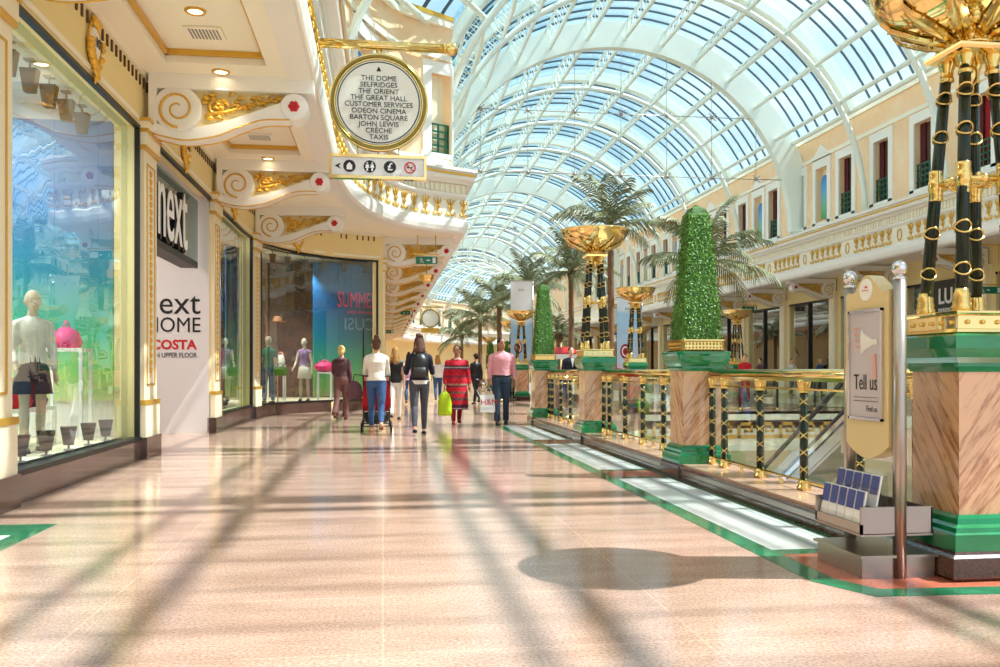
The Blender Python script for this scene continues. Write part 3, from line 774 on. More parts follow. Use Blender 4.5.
# cable trusses hanging under the deep arches
for y in (36.3, 66.5):
    c_ = MB(); xs = [4+2.0*k for k in range(7)]
    for z in (9.4, 12.0):
        hw = math.sqrt(7.75**2-(z-7)**2); c_.tube([(9.8-hw,y,z),(9.8+hw,y,z)], .018, 5)
    for x in xs:
        zt = 7+math.sqrt(max(.1, 7.75**2-(x-9.8)**2)); c_.tube([(x,y,min(9.4,zt)),(x,y,zt)], .012, 4)
        for z in (9.4,12.0):
            if z < zt:
                c_.ell((x,y,z),(.09,.09,.09),6,4)
                for dx, dz in ((.16,.16),(-.16,.16),(.16,-.16),(-.16,-.16)): c_.tube([(x,y,z),(x+dx,y-.1,z+dz)], .022, 4)
    struct(c_, 'roof_tie_beam', 'steel', 'thin steel cable truss under a deep roof arch')

# ================================================================== pilasters
def pilaster(x, y, rz, label):
    t = tag(bpy.data.objects.new('pillar', None), label, kind='structure'); COL.objects.link(t); t.location = (x,y,0); t.rotation_euler = (0,0,rz)
    # local: outward = +x, width along y
    MB().span((-.05,-.37,0),(.11,.37,.28)).build('pillar_plinth', 'brown_granite', t)
    m = MB(); m.span((-.05,-.35,.28),(.09,.35,.70)); m.span((-.05,-.32,.76),(.06,.32,4.0)); m.span((-.05,-.35,4.06),(.10,.35,4.22)); m.span((-.05,-.37,4.27),(.13,.37,4.36)); m.build('pillar_shaft', 'cream', t)
    m = MB(); m.span((-.05,-.36,.70),(.10,.36,.76)); m.span((-.05,-.35,4.0),(.09,.35,4.06)); m.span((-.05,-.37,4.22),(.12,.37,4.27)); m.span((-.05,-.39,4.36),(.15,.39,4.4))
    for (a, b, c_, d_) in ((-.20,-.18,.95,3.85),(.18,.20,.95,3.85),(-.20,.20,.95,.97),(-.20,.20,3.83,3.85)): m.span((.06,a,c_),(.072,b,d_))
    m.build('pillar_gilding', 'gold_line', t)
    m = MB(); q = random.Random(1)
    for k in range(27):
        z = 1.1+k*.10
        for s in (-1,1): m.tube([(.062,0,z),(.066,s*.03,z+.02),(.066,s*.055,z+.06),(.062,s*.03,z+.08)], [.004,.008,.007,.004], 5)
    m.tube([(.062,0,1.05),(.062,0,3.8)], .006, 5); m.build('pillar_ornament', 'gold_leaf', t)
    return t
p0 = pilaster(-3.12, 7.48, 0, 'cream and gold pilaster between the shop windows')
pk = tree(p0)
for y in (2.8, 12.2, 16.95): dup_flat(p0, pk, (-3.12,y,0), 0)
dup_flat(p0, pk, (-3.05,21.75,0), math.radians(-4)); dup_flat(p0, pk, (0.0,26.1,0), 0)
for k in range(10): dup_flat(p0, pk, (0.0,31.3+5.3*k,0), 0)

# ================================================================== scroll brackets
def spiral(cx, cz, r0, turns, n=40, dirn=1, a0=0):
    return [(cx+r0*(1-.8*i/n)*math.cos(a0+dirn*turns*2*PI*i/n), cz+r0*(1-.8*i/n)*math.sin(a0+dirn*turns*2*PI*i/n)) for i in range(n+1)]
def bracket():
    t = bpy.data.objects.new('scroll_bracket', None); t.location.z = -.15; COL.objects.link(t)
    th = .16
    # S-shaped board: local x outward from the wall (0..2.12), z absolute
    top = [(0,5.2),(2.12,5.2),(2.12,5.0),(0.0,5.0)]
    MB().prism(top, -th-.03, th+.03, 'xz').build('beam', 'white_trim', t)
    MB().prism([(.05,5.0),(1.9,5.0),(1.85,4.88),(1.22,4.66),(.56,4.47),(.1,4.5)], -th*.45, th*.45, 'xz').build('back_panel', 'panel_yellow', t)
    LOW = [(.0,4.42),(.15,4.38),(.35,4.34),(.55,4.34),(.86,4.40),(1.15,4.53),(1.44,4.63),(1.80,4.65)]
    UP = [(.0,4.6),(.15,4.52),(.35,4.47),(.56,4.50),(.90,4.58),(1.22,4.69),(1.5,4.80),(1.85,4.93)]
    def cat(P_, n=26):
        V = [Vector(p) for p in P_]; V = [V[0]*2-V[1]]+V+[V[-1]*2-V[-2]]; out = []
        for i in range(n+1):
            u = i/n*(len(P_)-1); k = min(int(u), len(P_)-2); f = u-k; a, b_, c_, d_ = V[k:k+4]
            p = .5*((2*b_)+(c_-a)*f+(2*a-5*b_+4*c_-d_)*f*f+(3*b_-a-3*c_+d_)*f**3); out.append((p.x, p.y))
        return out
    low, up = cat(LOW), cat(UP); n = 26; m = MB()
    for (x0, z0), (x1, z1), (x2, z2), (x3, z3) in zip(low, low[1:], up[1:], up): m.prism([(x0,z0),(x1,z1),(x2,z2),(x3,z3)], -th, th, 'xz')
    m.lathe((.36,0,4.74), [(.30,-th-.012),(.31,-th+.02),(.31,th-.02),(.30,th+.012)], 28, False, True, 'y')
    m.lathe((1.86,0,4.82), [(.17,-th-.02),(.185,-th),(.185,th),(.17,th+.02)], 24, False, True, 'y')
    m.prism([(0,5.0),(.10,5.0),(.10,4.45),(0,4.40)], -th-.03, th+.03, 'xz')
    m.build('scroll', 'white_trim', t)
    m = MB()
    for s in (-1, 1):
        sp = spiral(.36, 4.74, .25, 1.6, 36, -1, -PI/2)
        m.tube([(x, s*(th+.016), z) for x, z in sp], [.022*(1-.5*i/36) for i in range(37)], 5)
        m.tube([(x, s*(th-.002), z-.003) for x, z in low], .012, 5)
    m.build('gold_scroll_line', 'gold_line', t)
    m = MB(); q = random.Random(5)
    for s in (-1, 1):
        y = s*(th*.45+.01)
        m.torus((.84,y,4.80), .09, .028, rot=Matrix.Rotation(PI/2,3,'X'), n=14, m=5)
        for k in range(42):
            x = .64+k*.0245; top_ = 4.95; bot = 4.56+.33*max(0,(x-.6))/1.1+ .03
            z = bot+(top_-bot)*q.random(); a = q.uniform(-.8,.8)
            m.tube([(x,y,z),(x+.05*math.cos(a),y+s*.02,z+.05*math.sin(a)+.02),(x+.11*math.cos(a),y+s*.015,z+.07*math.sin(a))], [.014,.034*(1-k/60),.008], 5)
        m.tube([(.7,y,4.66),(.8,y,4.72),(1.0,y,4.74),(1.2,y,4.83),(1.45,y,4.9),(1.6,y,4.93)], [.03,.03,.025,.02,.015,.006], 6)
    m.build('gilded_acanthus', 'gold_leaf', t)
    m = MB()
    for s in (-1, 1):
        y = s*(th+.03)
        m.ell((1.86,y,4.82), (.03,.025,.03), 8, 5)
        for k in range(6): a = k*PI/3; m.ell((1.86+.045*math.cos(a),y,4.82+.045*math.sin(a)), (.032,.02,.032), 8, 5)
        m.build('rosette', 'red', t); m = MB()
    return t
bk0 = bracket(); bkk = tree(bk0); bk0.location = (-3.04,12.2,-.15)
tag(bk0, 'white scroll bracket with red rosette at the near jamb of the next entrance', 'bracket', 'scroll brackets under the walkway soffit')
labs = {7.5:'white and gold scroll bracket over the pilaster before the first big shop window',2.8:'white and gold scroll bracket over the pilaster beside the camera',16.95:'white scroll bracket over the far jamb of the next shop entrance',21.75:'white scroll bracket over the pilaster where the shopfront starts to curve'}
for y in BR:
    if y != 12.2: dup_flat(bk0, bkk, (-3.04 if y < 20 else -3.0,y,-.15), 0 if y < 20 else math.radians(-4), labs[y])
nth = ['first','second','third','fourth','fifth','sixth','seventh','eighth','ninth','tenth','eleventh','twelfth','thirteenth']
for k in range(13): dup_flat(bk0, bkk, (0.0,26.2+5.3*k,-.15), 0, nth[k]+' scroll bracket of the receding row beyond the curved shopfront')
for i, y in enumerate(pil):
    dup_flat(bk0, bkk, (19.75,y,-.05), PI, 'white scroll bracket on the opposite gallery, %s pilaster past the big torchiere' % nth[i] if 0 < i < 13 else 'white scroll bracket of the opposite gallery, far end of the row' if i else 'white scroll bracket of the opposite gallery behind the big torchiere', 'scroll brackets under the opposite soffit')

# ================================================================== soffit fittings
def downlight(x, y, z, lab):
    t = thing('ceiling_spotlight', lab, 'ceiling light', (x,y,z), 0, 'round downlights in the soffit')
    MB().lathe((0,0,0), [(.085,-.02),(.11,-.02),(.12,-.005),(.12,.0),(.085,.0)], 20, False, False).build('rim', 'gold_line', t)
    MB().lathe((0,0,0), [(.002,-.004),(.084,-.006),(.084,-.001)], 16, True, False).build('diffuser', 'lamp_glow', t)
    l = bpy.data.lights.new('downlight', 'SPOT'); l.energy = 26; l.spot_size = math.radians(80); l.spot_blend = .6; l.shadow_soft_size = .1; l.color = (1,.9,.72)
    o = bpy.data.objects.new('downlight_lamp', l); COL.objects.link(o); o.parent = t; o.location = (0,0,-.05)
mat('lamp_glow', (255,240,200), .5, emit=((255,236,190), 6))
bayn = ['over the window before the near pilaster','over the big shop window','over the next shop entrance']
for i, (a, b) in enumerate(zip(BR[:3], BR[1:4])):
    downlight(-2.1, a+1.5, ZC+.155, 'downlight at the near end of the coffer '+bayn[i]); downlight(-2.1, b-1.9, ZC+.155, 'downlight at the far end of the coffer '+bayn[i]); downlight(-2.1, b-.32, ZC, 'downlight between coffer and bracket '+bayn[i])
    v = thing('air_vent', 'slatted square air vent in the coffer '+bayn[i], 'vent', (-2.12,b-1.25,ZC+.155), 0, 'air vents in the soffit coffers')
    MB().span((-.22,-.2,-.02),(.22,.2,0)).build('frame', 'ceiling_paint', v)
    m = MB()
    for k in range(9): m.span((-.17+k*.04,-.15,-.026),(-.15+k*.04,.15,-.02))
    m.build('slat', 'grey', v)
for k, y in enumerate((18.9, 22.6)): downlight(-1.9+k*.6, y, ZC, 'downlight in the soffit above the curved shopfront, '+('first' if k == 0 else 'second'))
def fit_text(body, w, h, ex=.004, bold=0):
    m = text_mb(body, 1.0, ex, bold=bold*1.0); xs = [v[0] for v in m.v]; ys_ = [v[1] for v in m.v]; cx = (max(xs)+min(xs))/2; cy = (max(ys_)+min(ys_))/2
    m.v = [((v[0]-cx)*w/(max(xs)-min(xs)), (v[1]-cy)*h/(max(ys_)-min(ys_)), v[2]) for v in m.v]; return m
# ================================================================== hanging round sign
def round_sign(x, y, zc, x0, x1, zp, label, names, R=.70, group=None, box=True):
    t = thing('hanging_sign', label, 'sign', (x,y,0), 0, group)
    m = MB(); m.lathe((0,0,zc), [(R-.09,-.05),(R-.02,-.07),(R,-.04),(R,.04),(R-.02,.07),(R-.09,.05)], 56, True, False, 'y')
    m.torus((0,-.055,zc), R-.03, .022, rot=Matrix.Rotation(PI/2,3,'X'), n=56, m=8); m.build('sign_ring', 'bronze', t); m = MB(); m.torus((0,-.05,zc), R-.005, .018, rot=Matrix.Rotation(PI/2,3,'X'), n=56, m=8); m.torus((0,-.055,zc), R-.07, .012, rot=Matrix.Rotation(PI/2,3,'X'), n=56, m=8); m.build('ring_edge', 'gold_polished', t)
    MB().lathe((0,0,zc), [(R-.08,-.05),(R-.08,.05)], 48, False, True, 'y').build('sign_face', 'sign_face', t)
    m = MB(); m.torus((0,-.052,zc), R-.115, .008, rot=Matrix.Rotation(PI/2,3,'X'), n=48, m=4)
    if names:
        for i, s_ in enumerate(names):
            q = text_mb(s_, .103, .002, sx=1.0); m.merge(q, face_mat('front', (0,-.056,zc+.345-i*.0945)))
        m.prism([(-.035,zc+.45),(.035,zc+.45),(0,zc+.52)], -.058, -.05, 'xz')
    m.build('sign_lettering', 'black', t)
    m = MB(); m.tube([(x0-x,0,zp),(x1-x-.1,0,zp)], .062, 14); 
    for dx in (0,): m.tube([(x0-x,0,zp),(x0-x+.03,0,zp)], .1, 14)
    m.torus((x1-x-.12,0,zp), .062, .02, rot=Matrix.Rotation(PI/2,3,'Y'), n=16, m=6); m.ell((x1-x-.02,0,zp), (.1,.095,.095), 16, 10)
    for k in range(8): a = k*PI/4; m.tube([(x0-x+.05,.062*math.cos(a),zp+.062*math.sin(a)),(x1-x-.14,.062*math.cos(a),zp+.062*math.sin(a))], .009, 5)
    m.build('pole', 'gold_polished', t)
    MB().tube([(0,0,zp-.05),(0,0,zc+R-.02)], .045, 12).build('hanger', 'gold', t)
    return t
NAMES = ['THE DOME','SELFRIDGES','THE ORIENT','THE GREAT HALL','CUSTOMER SERVICES','ODEON CINEMA','BARTON SQUARE','JOHN LEWIS','CR\u00caCHE','TAXIS']
SY = 12.9
t = round_sign(-.06, SY, 5.02, -.93, 1.02, 5.86, 'large round gold-rimmed directory sign hanging from a gold pole', NAMES)
# pictogram box below it
t2 = thing('pictogram_sign', 'long white pictogram sign in a gold frame hanging below the big round directory sign', 'sign', (-.07,SY,0))
zb = 4.09; m = MB()
m.span((-.70,-.06,zb-.175),(.70,.06,zb-.13)); m.span((-.70,-.06,zb+.13),(.70,.06,zb+.175)); m.span((-.70,-.06,zb-.13),(-.66,.06,zb+.13)); m.span((.66,-.06,zb-.13),(.70,.06,zb+.13)); m.build('frame', 'gold_polished', t2)
MB().span((-.66,-.045,zb-.13),(.66,.045,zb+.13)).build('sign_panel', 'white', t2)
m = MB(); m.tube([(-.3,0,zb+.17),(-.3,0,4.4)], .008, 6); m.tube([(.3,0,zb+.17),(.3,0,4.4)], .008, 6); m.tube([(0,0,zb+.17),(0,0,4.34)], .01, 6); m.build('hanger', 'gold', t2)
m = MB(); yy = -.05
for cx in (-.41,-.12,.17): m.lathe((cx,0,zb), [(.088,-.052),(.088,-.046)], 28, False, True, 'y')
m.prism([(-.62,zb),(-.53,zb+.045),(-.56,zb),(-.53,zb-.045)], -.05, -.046, 'xz'); m.build('black_discs', 'black', t2)
m = MB()
for cx in (-.155,-.085): 
    m.ell((cx,-.053,zb+.05),(.014,.004,.014),8,5); m.prism([(cx-.02,zb+.03),(cx+.02,zb+.03),(cx+.028,zb-.02),(cx+.012,zb-.02),(cx+.012,zb-.065),(cx-.012,zb-.065),(cx-.012,zb-.02),(cx-.028,zb-.02)], -.056, -.052, 'xz')
m.merge(text_mb('\u00a3', .15, .002, bold=.003), face_mat('front', (.17,-.054,zb)))
m.prism([(-.45,zb-.05),(-.37,zb-.05),(-.37,zb+.01),(-.41,zb+.055),(-.45,zb+.01)], -.056, -.052, 'xz'); m.build('white_symbols', 'white', t2)
m = MB(); m.torus((.46,-.05,zb), .075, .010, rot=Matrix.Rotation(PI/2,3,'X'), n=28, m=5); m.tube([(.41,-.052,zb+.05),(.51,-.052,zb-.05)], .008, 5); m.build('red_circle', 'red', t2)
m = MB(); m.span((.41,-.053,zb-.008),(.49,-.048,zb+.008)); m.tube([(.49,-.05,zb),(.505,-.05,zb+.03)], .004, 4); m.build('cigarette_symbol', 'black', t2)
# far round signs
for (x, y, x0, lab) in ((3.45, 65, 2.3, 'small distant round gold-rimmed sign hanging from the receding walkway facade'), (16.3, 61, 17.3, 'small distant round gold-rimmed sign hanging from the opposite facade')):
    t = round_sign(x, y, 4.95, x0, x+(.9 if x0 < x else -.9), 5.8, lab, None)
    m = MB(); m.span((-.66,-.05,3.9),(.66,.05,4.25)); m.build('sign_box', 'gold_line', t)

# exit signs --------------------------------------------------------
def exit_sign(x, y, z, ztop, label, w=.6, side='front'):
    t = thing('exit_sign', label, 'exit sign', (x,y,0), 0 if side == 'front' else -PI/2)
    MB().span((-w/2,-.02,z-.11),(w/2,.02,z+.11)).build('sign_panel', 'exit_green', t)
    m = MB(); m.prism([(-.02,z),(.06,z+.03),(.06,z+.01),(.11,z+.01),(.11,z-.01),(.06,z-.01),(.06,z-.03)], -.026, -.02, 'xz')
    m.span((w/2-.14,-.026,z-.08),(w/2-.05,-.02,z+.08)); m.ell((-.16,-.022,z+.055),(.018,.004,.018),8,5)
    m.tube([(-.16,-.022,z+.03),(-.15,-.022,z-.02),(-.19,-.022,z-.07)], .012, 5); m.tube([(-.15,-.022,z-.02),(-.1,-.022,z-.05),(-.1,-.022,z-.08)], .01, 5); m.tube([(-.22,-.022,z),(-.17,-.022,z+.02),(-.1,-.022,z+.01)], .009, 5)
    m.build('running_man_symbol', 'white', t)
    m = MB(); m.span((-w/2-.06,-.03,z+.15),(w/2+.06,.03,z+.19)); m.tube([(-w*.42,0,z+.17),(-w*.42,0,ztop)], .015, 6); m.tube([(w*.42,0,z+.17),(w*.42,0,ztop)], .015, 6); m.span((-.5,-.05,ztop-.03),(.5,.05,ztop)); m.build('hanger', 'gold_line', t)
    return t
exit_sign(1.25, 25.5, 4.32, 5.2, 'green running-man exit sign on two rods below the curved fascia corner', .62)
exit_sign(1.35, 51, 4.45, 5.2, 'second small green exit sign further along the receding walkway soffit', .7)
exit_sign(.35, 60, 3.75, 5.2, 'third tiny green exit sign deeper under the walkway soffit', .7)
exit_sign(18.8, 25.4, 3.66, 5.1, 'green exit sign beside the opposite shop with the black LU fascia', 1.0)
exit_sign(18.6, 43, 4.3, 5.1, 'green exit sign over the opposite windows behind the tapered topiary', .8)
t = thing('dome_lamp', 'gold half-dome lamp hanging under the green exit sign at the curved fascia corner', 'lamp', (1.3,26.6,4.0))
MB().lathe((0,0,0), [(.02,-.22),(.12,-.2),(.2,-.12),(.24,0),(.26,.02)], 20, True, True).build('bowl', 'gold', t)
MB().tube([(0,0,.02),(0,0,1.2)], .015, 6).build('rod', 'gold_line', t)
# LU shop fascia across the void
t = thing('shop_sign', 'black shop fascia with white letters LU seen between the torchiere legs', 'sign', (19.45,28.3,0))
MB().span((-.1,-1.2,2.95),(.1,1.0,4.25)).build('sign_panel', 'black', t)
m = fit_text('LU', .75, .55, .01, .02); mm = MB().merge(m, face_mat('nx', (-.12,-.1,3.72))); mm.merge(fit_text('HANDMADE', .8, .12, .005), face_mat('nx', (-.12,-.1,3.25))); mm.build('lettering', 'white', t)

# entrance signs ----------------------------------------------------
t = thing('next_sign', 'shop sign with large white next lettering over the entrance', 'sign', (-3.26,0,0))
m = fit_text('next', 1.85, .90, .006); MB().merge(m, face_mat('px', (.12,13.86,3.52))).build('white_lettering', 'white', t)
m = fit_text('next', 1.98, .97, .05); MB().merge(m, face_mat('px', (.05,13.78,3.50))).build('black_shadow', 'black', t)
MB().span((-.1,12.55,2.98),(-.06,16.5,4.2)).build('glass_panel', 'fascia_glass', t)
MB().span((-.14,12.55,2.88),(.14,15.5,2.98)).build('sign_bar', 'dark_grey', t)
def wall_text(name, body, size, z, x, mt, lab, sx=1, bold=0, sp=1):
    m = fit_text(body, size, sx, .004, bold); m.xf(Matrix.Translation((-size/2,0,0))); o = MB().merge(m, face_mat('front', (x,16.575,z))).build(name, mt); tag(o, lab, 'wall lettering'); return o
wall_text('next_lettering', 'next', .98, 2.33, -3.29, 'black', 'black next lettering on the pale entrance wall', .33)
wall_text('home_lettering', 'HOME', .94, 1.97, -3.29, 'black', 'thin black HOME lettering under the black next lettering', .27)
wall_text('costa_lettering', 'COSTA', .80, 1.61, -3.35, 'red', 'bold red COSTA lettering on the pale entrance wall', .18, .03)
wall_text('floor_lettering', 'ON UPPER FLOOR', .80, 1.42, -3.35, 'black', 'small black ON UPPER FLOOR lettering below the red COSTA', .09)

# wall cartouches ---------------------------------------------------
def cartouche(s_, num, lab):
    p, n_, tt = LW.at(s_)
    t = thing('wall_cartouche', lab, 'cartouche', (p.x+n_.x*.02,p.y+n_.y*.02,4.66), math.atan2(n_.y,n_.x), 'numbered cartouches above the shop windows')
    MB().ell((0,0,0), (.06,.15,.2), 20, 10).build('plaque', 'white_trim', t)
    m = MB(); q = random.Random(4)
    for k in range(26):
        a = k*2*PI/26
        if k in (2,3,4,9,10,11,12,22,23,25): continue
        R1, R2 = .18, .24
        m.ell((.03, R1*math.cos(a), R2*math.sin(a)), (.05,.04+.02*q.random(),.035+.02*q.random()), 7, 5)
    m.torus((.015,0,0), .19, .014, rot=Matrix.Rotation(PI/2,3,'Y'), n=24, m=5, sx=1.28)
    for k in range(7): m.ell((.03,q.uniform(-.07,.07),-.26-q.random()*.08), (.03,.035,.04), 7, 5)
    for k in range(5): m.ell((.03,q.uniform(-.07,.07),.24+q.random()*.05), (.03,.03,.03), 7, 5)
    m.ell((.02,0,-.37),(.02,.025,.05),7,5); m.build('gilded_wreath', 'gold_leaf', t)
    MB().merge(text_mb(num, .15, .003, bold=.002), face_mat('px', (.062,0,0))).build('number', 'black', t)
cartouche(sy(10.0), '102', 'gold-wreathed number plaque above the big shop window before the entrance')
cartouche(sy(14.4), '102', 'gold-wreathed number plaque above the next shop entrance')
cartouche(sy(19.0), '103', 'gold-wreathed number plaque above the narrow gently curved window')
cartouche(sy(23.9), '103', 'gold-wreathed number plaque above the wide curved window')

# ================================================================== planters, torchieres, topiaries
def pedestal(x, y, label, s=1.0, group='square marble planter pedestals'):
    t = thing('planter_pedestal', label, 'pedestal', (x,y,0), 0, group)
    MB().sqlathe((0,0), [(.30,0),(.30,.14),(.29,.16)]).build('plinth', 'brown_granite', t)
    MB().sqlathe((0,0), [(.285,.16),(.285,.25),(.272,.26),(.268,.285),(.245,.30),(.238,.33),(.225,.35)]).build('base_moulding', 'green_marble', t)
    m = MB(); m.add([(-.215,-.215,.35),(.215,-.215,.35),(.215,-.215,1.14),(-.215,-.215,1.14),(-.215,.215,.35),(.215,.215,.35),(.215,.215,1.14),(-.215,.215,1.14)], [(0,1,2,3),(5,4,7,6),(1,5,6,2)])
    sh = m.build('shaft', 'veined_marble', t)
    m = MB(); m.add([(-.2155,.215,.35),(-.2155,-.215,.35),(-.2155,-.215,1.14),(-.2155,.215,1.14)], [(0,1,2,3)]); m.build('shaft_facing', 'veined_marble_side', t)
    MB().sqlathe((0,0), [(.225,1.14),(.235,1.17),(.235,1.19),(.262,1.22),(.27,1.25),(.275,1.27),(.275,1.34),(.262,1.35)], .0).build('cap', 'green_marble', t)
    return t
def goldbox(t):
    MB().sqlathe((0,0), [(.245,1.35),(.255,1.36),(.25,1.375),(.235,1.38),(.235,1.45),(.245,1.455),(.255,1.465),(.255,1.475),(.23,1.48)]).build('gold_top_box', 'gold_polished', t)
    m = MB()
    for k in range(5):
        u = -.18+k*.09
        for (cx, cy) in ((u,-.24),(u,.24),(-.24,u),(.24,u)): m.ell((cx,cy,1.415),(.014,.014,.014),7,5)
    m.build('rivets', 'gold', t)
def bowlcap(t):
    MB().sqlathe((0,0), [(.20,1.14),(.215,1.17),(.25,1.21),(.275,1.25),(.285,1.30),(.30,1.32),(.30,1.345),(.27,1.35)], .18).build('green_bowl', 'green_marble', t)
    MB().sqlathe((0,0), [(.245,1.35),(.25,1.36),(.235,1.37),(.232,1.45),(.25,1.46),(.25,1.475),(.22,1.475)], .12).build('gold_box', 'gold', t)
    m = MB()
    for k in range(11):
        u = -.19+k*.038
        for (cx, cy) in ((u,-.236),(u,.236),(-.236,u),(.236,u)): m.ell((cx,cy,1.39),(.012,.012,.012),6,4); m.ell((cx,cy,1.43),(.012,.012,.016),6,4)
    m.build('beading', 'gold_line', t)
def torchiere(x, y, label, z0=1.475, group='gold bowl torchieres'):
    t = thing('torchiere', label, 'torchiere', (x,y,z0), 0, group)
    legs = []
    for sx in (-1,1):
        for sy_ in (-1,1):
            a = Vector((sx*.165, sy_*.165, .06)); b_ = Vector((sx*.083, sy_*.083, 1.46))
            q = MB(); q.tube([a, a.lerp(b_,.5), b_], [.036,.034,.031], 14)
            lg = q.build('leg', 'post_green', t)
            for z, r_ in ((0,.05),(.03,.052),(.05,.044),(.09,.046),(.11,.04)): pass
            d = (b_-a).normalized()
            def rg(f, prof, nm_):
                p = a.lerp(b_, f); MB().lathe((p.x,p.y,p.z), prof, 16, True, True).build(nm_, 'gold', lg)
            rg(0, [(.052,-.06),(.054,-.03),(.046,-.02),(.050,0),(.044,.015),(.046,.04),(.038,.05),(.038,.07)], 'foot_collar')
            rg(1, [(.034,-.10),(.040,-.095),(.040,-.075),(.034,-.07),(.036,-.03),(.05,.0),(.05,.02)], 'capital')
            rg(.5, [(.036,-.09),(.040,-.085),(.037,-.06),(.040,-.03),(.045,-.02),(.045,.02),(.040,.03),(.038,.06),(.040,.085),(.036,.09)], 'middle_collar')
            for f, th in ((.13,.75),(.3,-.75),(.70,.75),(.86,-.75)):
                p = a.lerp(b_, f)
                g = MB()
                for k_ in (-1,1): g.torus((p.x,p.y,p.z), .041, .0058, rot=Matrix.Rotation(-.35,3,'Z') @ Matrix.Rotation(k_*.72,3,'X'), n=20, m=6, sy=1.25)
                g.build('ring', 'gold', lg)
    m = MB(); z = .76
    for a_, b_ in (((-.125,-.125),(.125,-.125)),((.125,-.125),(.125,.125)),((.125,.125),(-.125,.125)),((-.125,.125),(-.125,-.125))):
        m.tube([(a_[0],a_[1],z),(b_[0],b_[1],z)], .016, 6); m.ell(((a_[0]+b_[0])/2,(a_[1]+b_[1])/2,z),(.03,.03,.03),8,6)
    m.torus((0,0,z), .09, .012, n=20, m=6)
    for k in range(4): a_ = PI/4+k*PI/2; m.tube([(.09*math.cos(a_),.09*math.sin(a_),z),(.175*math.cos(a_),.175*math.sin(a_),z)], .012, 6)
    m.build('brace_ring', 'gold', t); m = MB(); m.ell((0,0,1.38),(.05,.05,.07),10,8); m.tube([(0,0,1.30),(0,0,1.47)], .018, 8); m.build('pendant', 'gold', t)
    MB().sqlathe((0,0), [(.115,1.47),(.16,1.485),(.17,1.50),(.17,1.515),(.15,1.53)]).build('abacus', 'gold_polished', t)
    m = MB(); m.lathe((0,0,0), [(.10,1.53),(.13,1.54),(.13,1.555),(.10,1.57),(.14,1.60),(.28,1.635),(.41,1.70),(.495,1.79),(.53,1.85),(.535,1.885),(.55,1.895),(.555,1.912),(.54,1.92),(.50,1.90),(.42,1.80),(.25,1.68),(.02,1.66)], 48, True, False)
    m.build('bowl', 'gold_polished', t)
    prof = [(.12,1.575),(.2,1.602),(.28,1.630),(.36,1.670),(.42,1.705),(.47,1.755)]
    for k in range(10):
        a_ = k*PI/5+.15; m = MB(); W_ = [.025,.042,.054,.048,.030,.008]; vs = []
        for (r_, z), w in zip(prof, W_):
            for u, dz in ((-1,-.004),(-.5,-.014),(0,-.024),(.5,-.014),(1,-.004)):
                an = a_+u*w/r_; vs.append(((r_+.006)*math.cos(an),(r_+.006)*math.sin(an),z+dz))
        m.add(vs, [(i*5+j,(i+1)*5+j,(i+1)*5+j+1,i*5+j+1) for i in range(5) for j in range(4)], True)
        for (r_, z), w in zip(prof[:-1], W_):
            for u in (-1,1): m.ell(((r_+.008)*math.cos(a_+u*w/r_),(r_+.008)*math.sin(a_+u*w/r_),z-.012),(.011,.011,.011),6,4)
        if k < 10: m.build('bowl_leaf', 'gold', t)
    return t
def topiary(x, y, h, label, seed=1, z0=1.475, n=5200, w0=.225, w1=.115, group='tapered box topiaries'):
    t = thing('topiary', label, 'topiary', (x,y,z0), 0, group); q = random.Random(seed)
    MB().sqlathe((0,0), [(w0*.93,0),(w0*.9,.1),(w1*.95,h-.12),(w1*.7,h-.04),(w1*.2,h-.01)], .25).build('crown_core', 'leaf_b', t)
    m = MB()
    for i in range(n):
        u = q.random(); z = h*(1-(1-u)**.9) if u < .94 else h*(.9+.1*q.random())
        w = w0+(w1-w0)*min(1, z/(h-.1))
        if z > h-.13: w *= max(.05, 1-((z-(h-.13))/.13)**2)
        f = q.randrange(4); a = q.uniform(-1,1)*w; d = w+q.uniform(-.012,.012)
        x_, y_, nx, ny = ((a,-d,0,-1),(d,a,1,0),(a,d,0,1),(-d,a,-1,0))[f]
        if z > h-.1 and q.random() < .5: x_, y_ = q.uniform(-w,w), q.uniform(-w,w)
        s_ = q.uniform(.010,.017); nn = Vector((nx+q.uniform(-.6,.6), ny+q.uniform(-.6,.6), q.uniform(-.2,.9))).normalized()
        a1 = nn.orthogonal().normalized(); a1.rotate(Matrix.Rotation(q.random()*6.28, 3, nn)); b1 = nn.cross(a1)
        c_ = Vector((x_,y_,z)); m.add([c_-a1*s_, c_+b1*s_*.6, c_+a1*s_, c_-b1*s_*.6], [(0,1,2,3)])
    m.build('foliage', 'leaf_a', t); return t
p1 = pedestal(3.37, 4.7, 'veined marble pedestal carrying the big torchiere beside the information stand'); goldbox(p1)
MB().sqlathe((0,0), [(.30,.0),(.32,.02),(.32,.13),(.30,.145)]).build('plinth_step', 'brown_granite', p1)
p2 = pedestal(3.37, 9.2, 'veined marble pedestal under the tall tapered topiary'); bowlcap(p2)
p3 = pedestal(3.37, 13.8, 'veined marble pedestal under the second torchiere, past the tall topiary'); goldbox(p3)
p4 = pedestal(3.37, 18.4, 'veined marble pedestal under the smaller topiary, behind the second torchiere'); bowlcap(p4)
tr0 = torchiere(3.37, 4.7, 'huge gold bowl torchiere on dark green legs beside the information stand'); tk = tree(tr0)
def tor(x, y, lab, z0=1.475, sc=1): return dup_flat(tr0, tk, (x,y,z0), 0, lab, scale=sc)
tor(3.37, 13.8, 'gold bowl torchiere on green legs beyond the tall topiary')
topiary(3.37, 9.2, 1.46, 'tall clipped tapered topiary on the pedestal beside the glass balustrade', 1, n=7500)
topiary(3.37, 18.4, 1.50, 'smaller clipped tapered topiary behind the second torchiere', 2, n=3200)
tp = topiary(6.35, 45, 1.2, 'tiny distant tapered topiary behind the man in the pink shirt', 3, n=900); tpk = tree(tp)
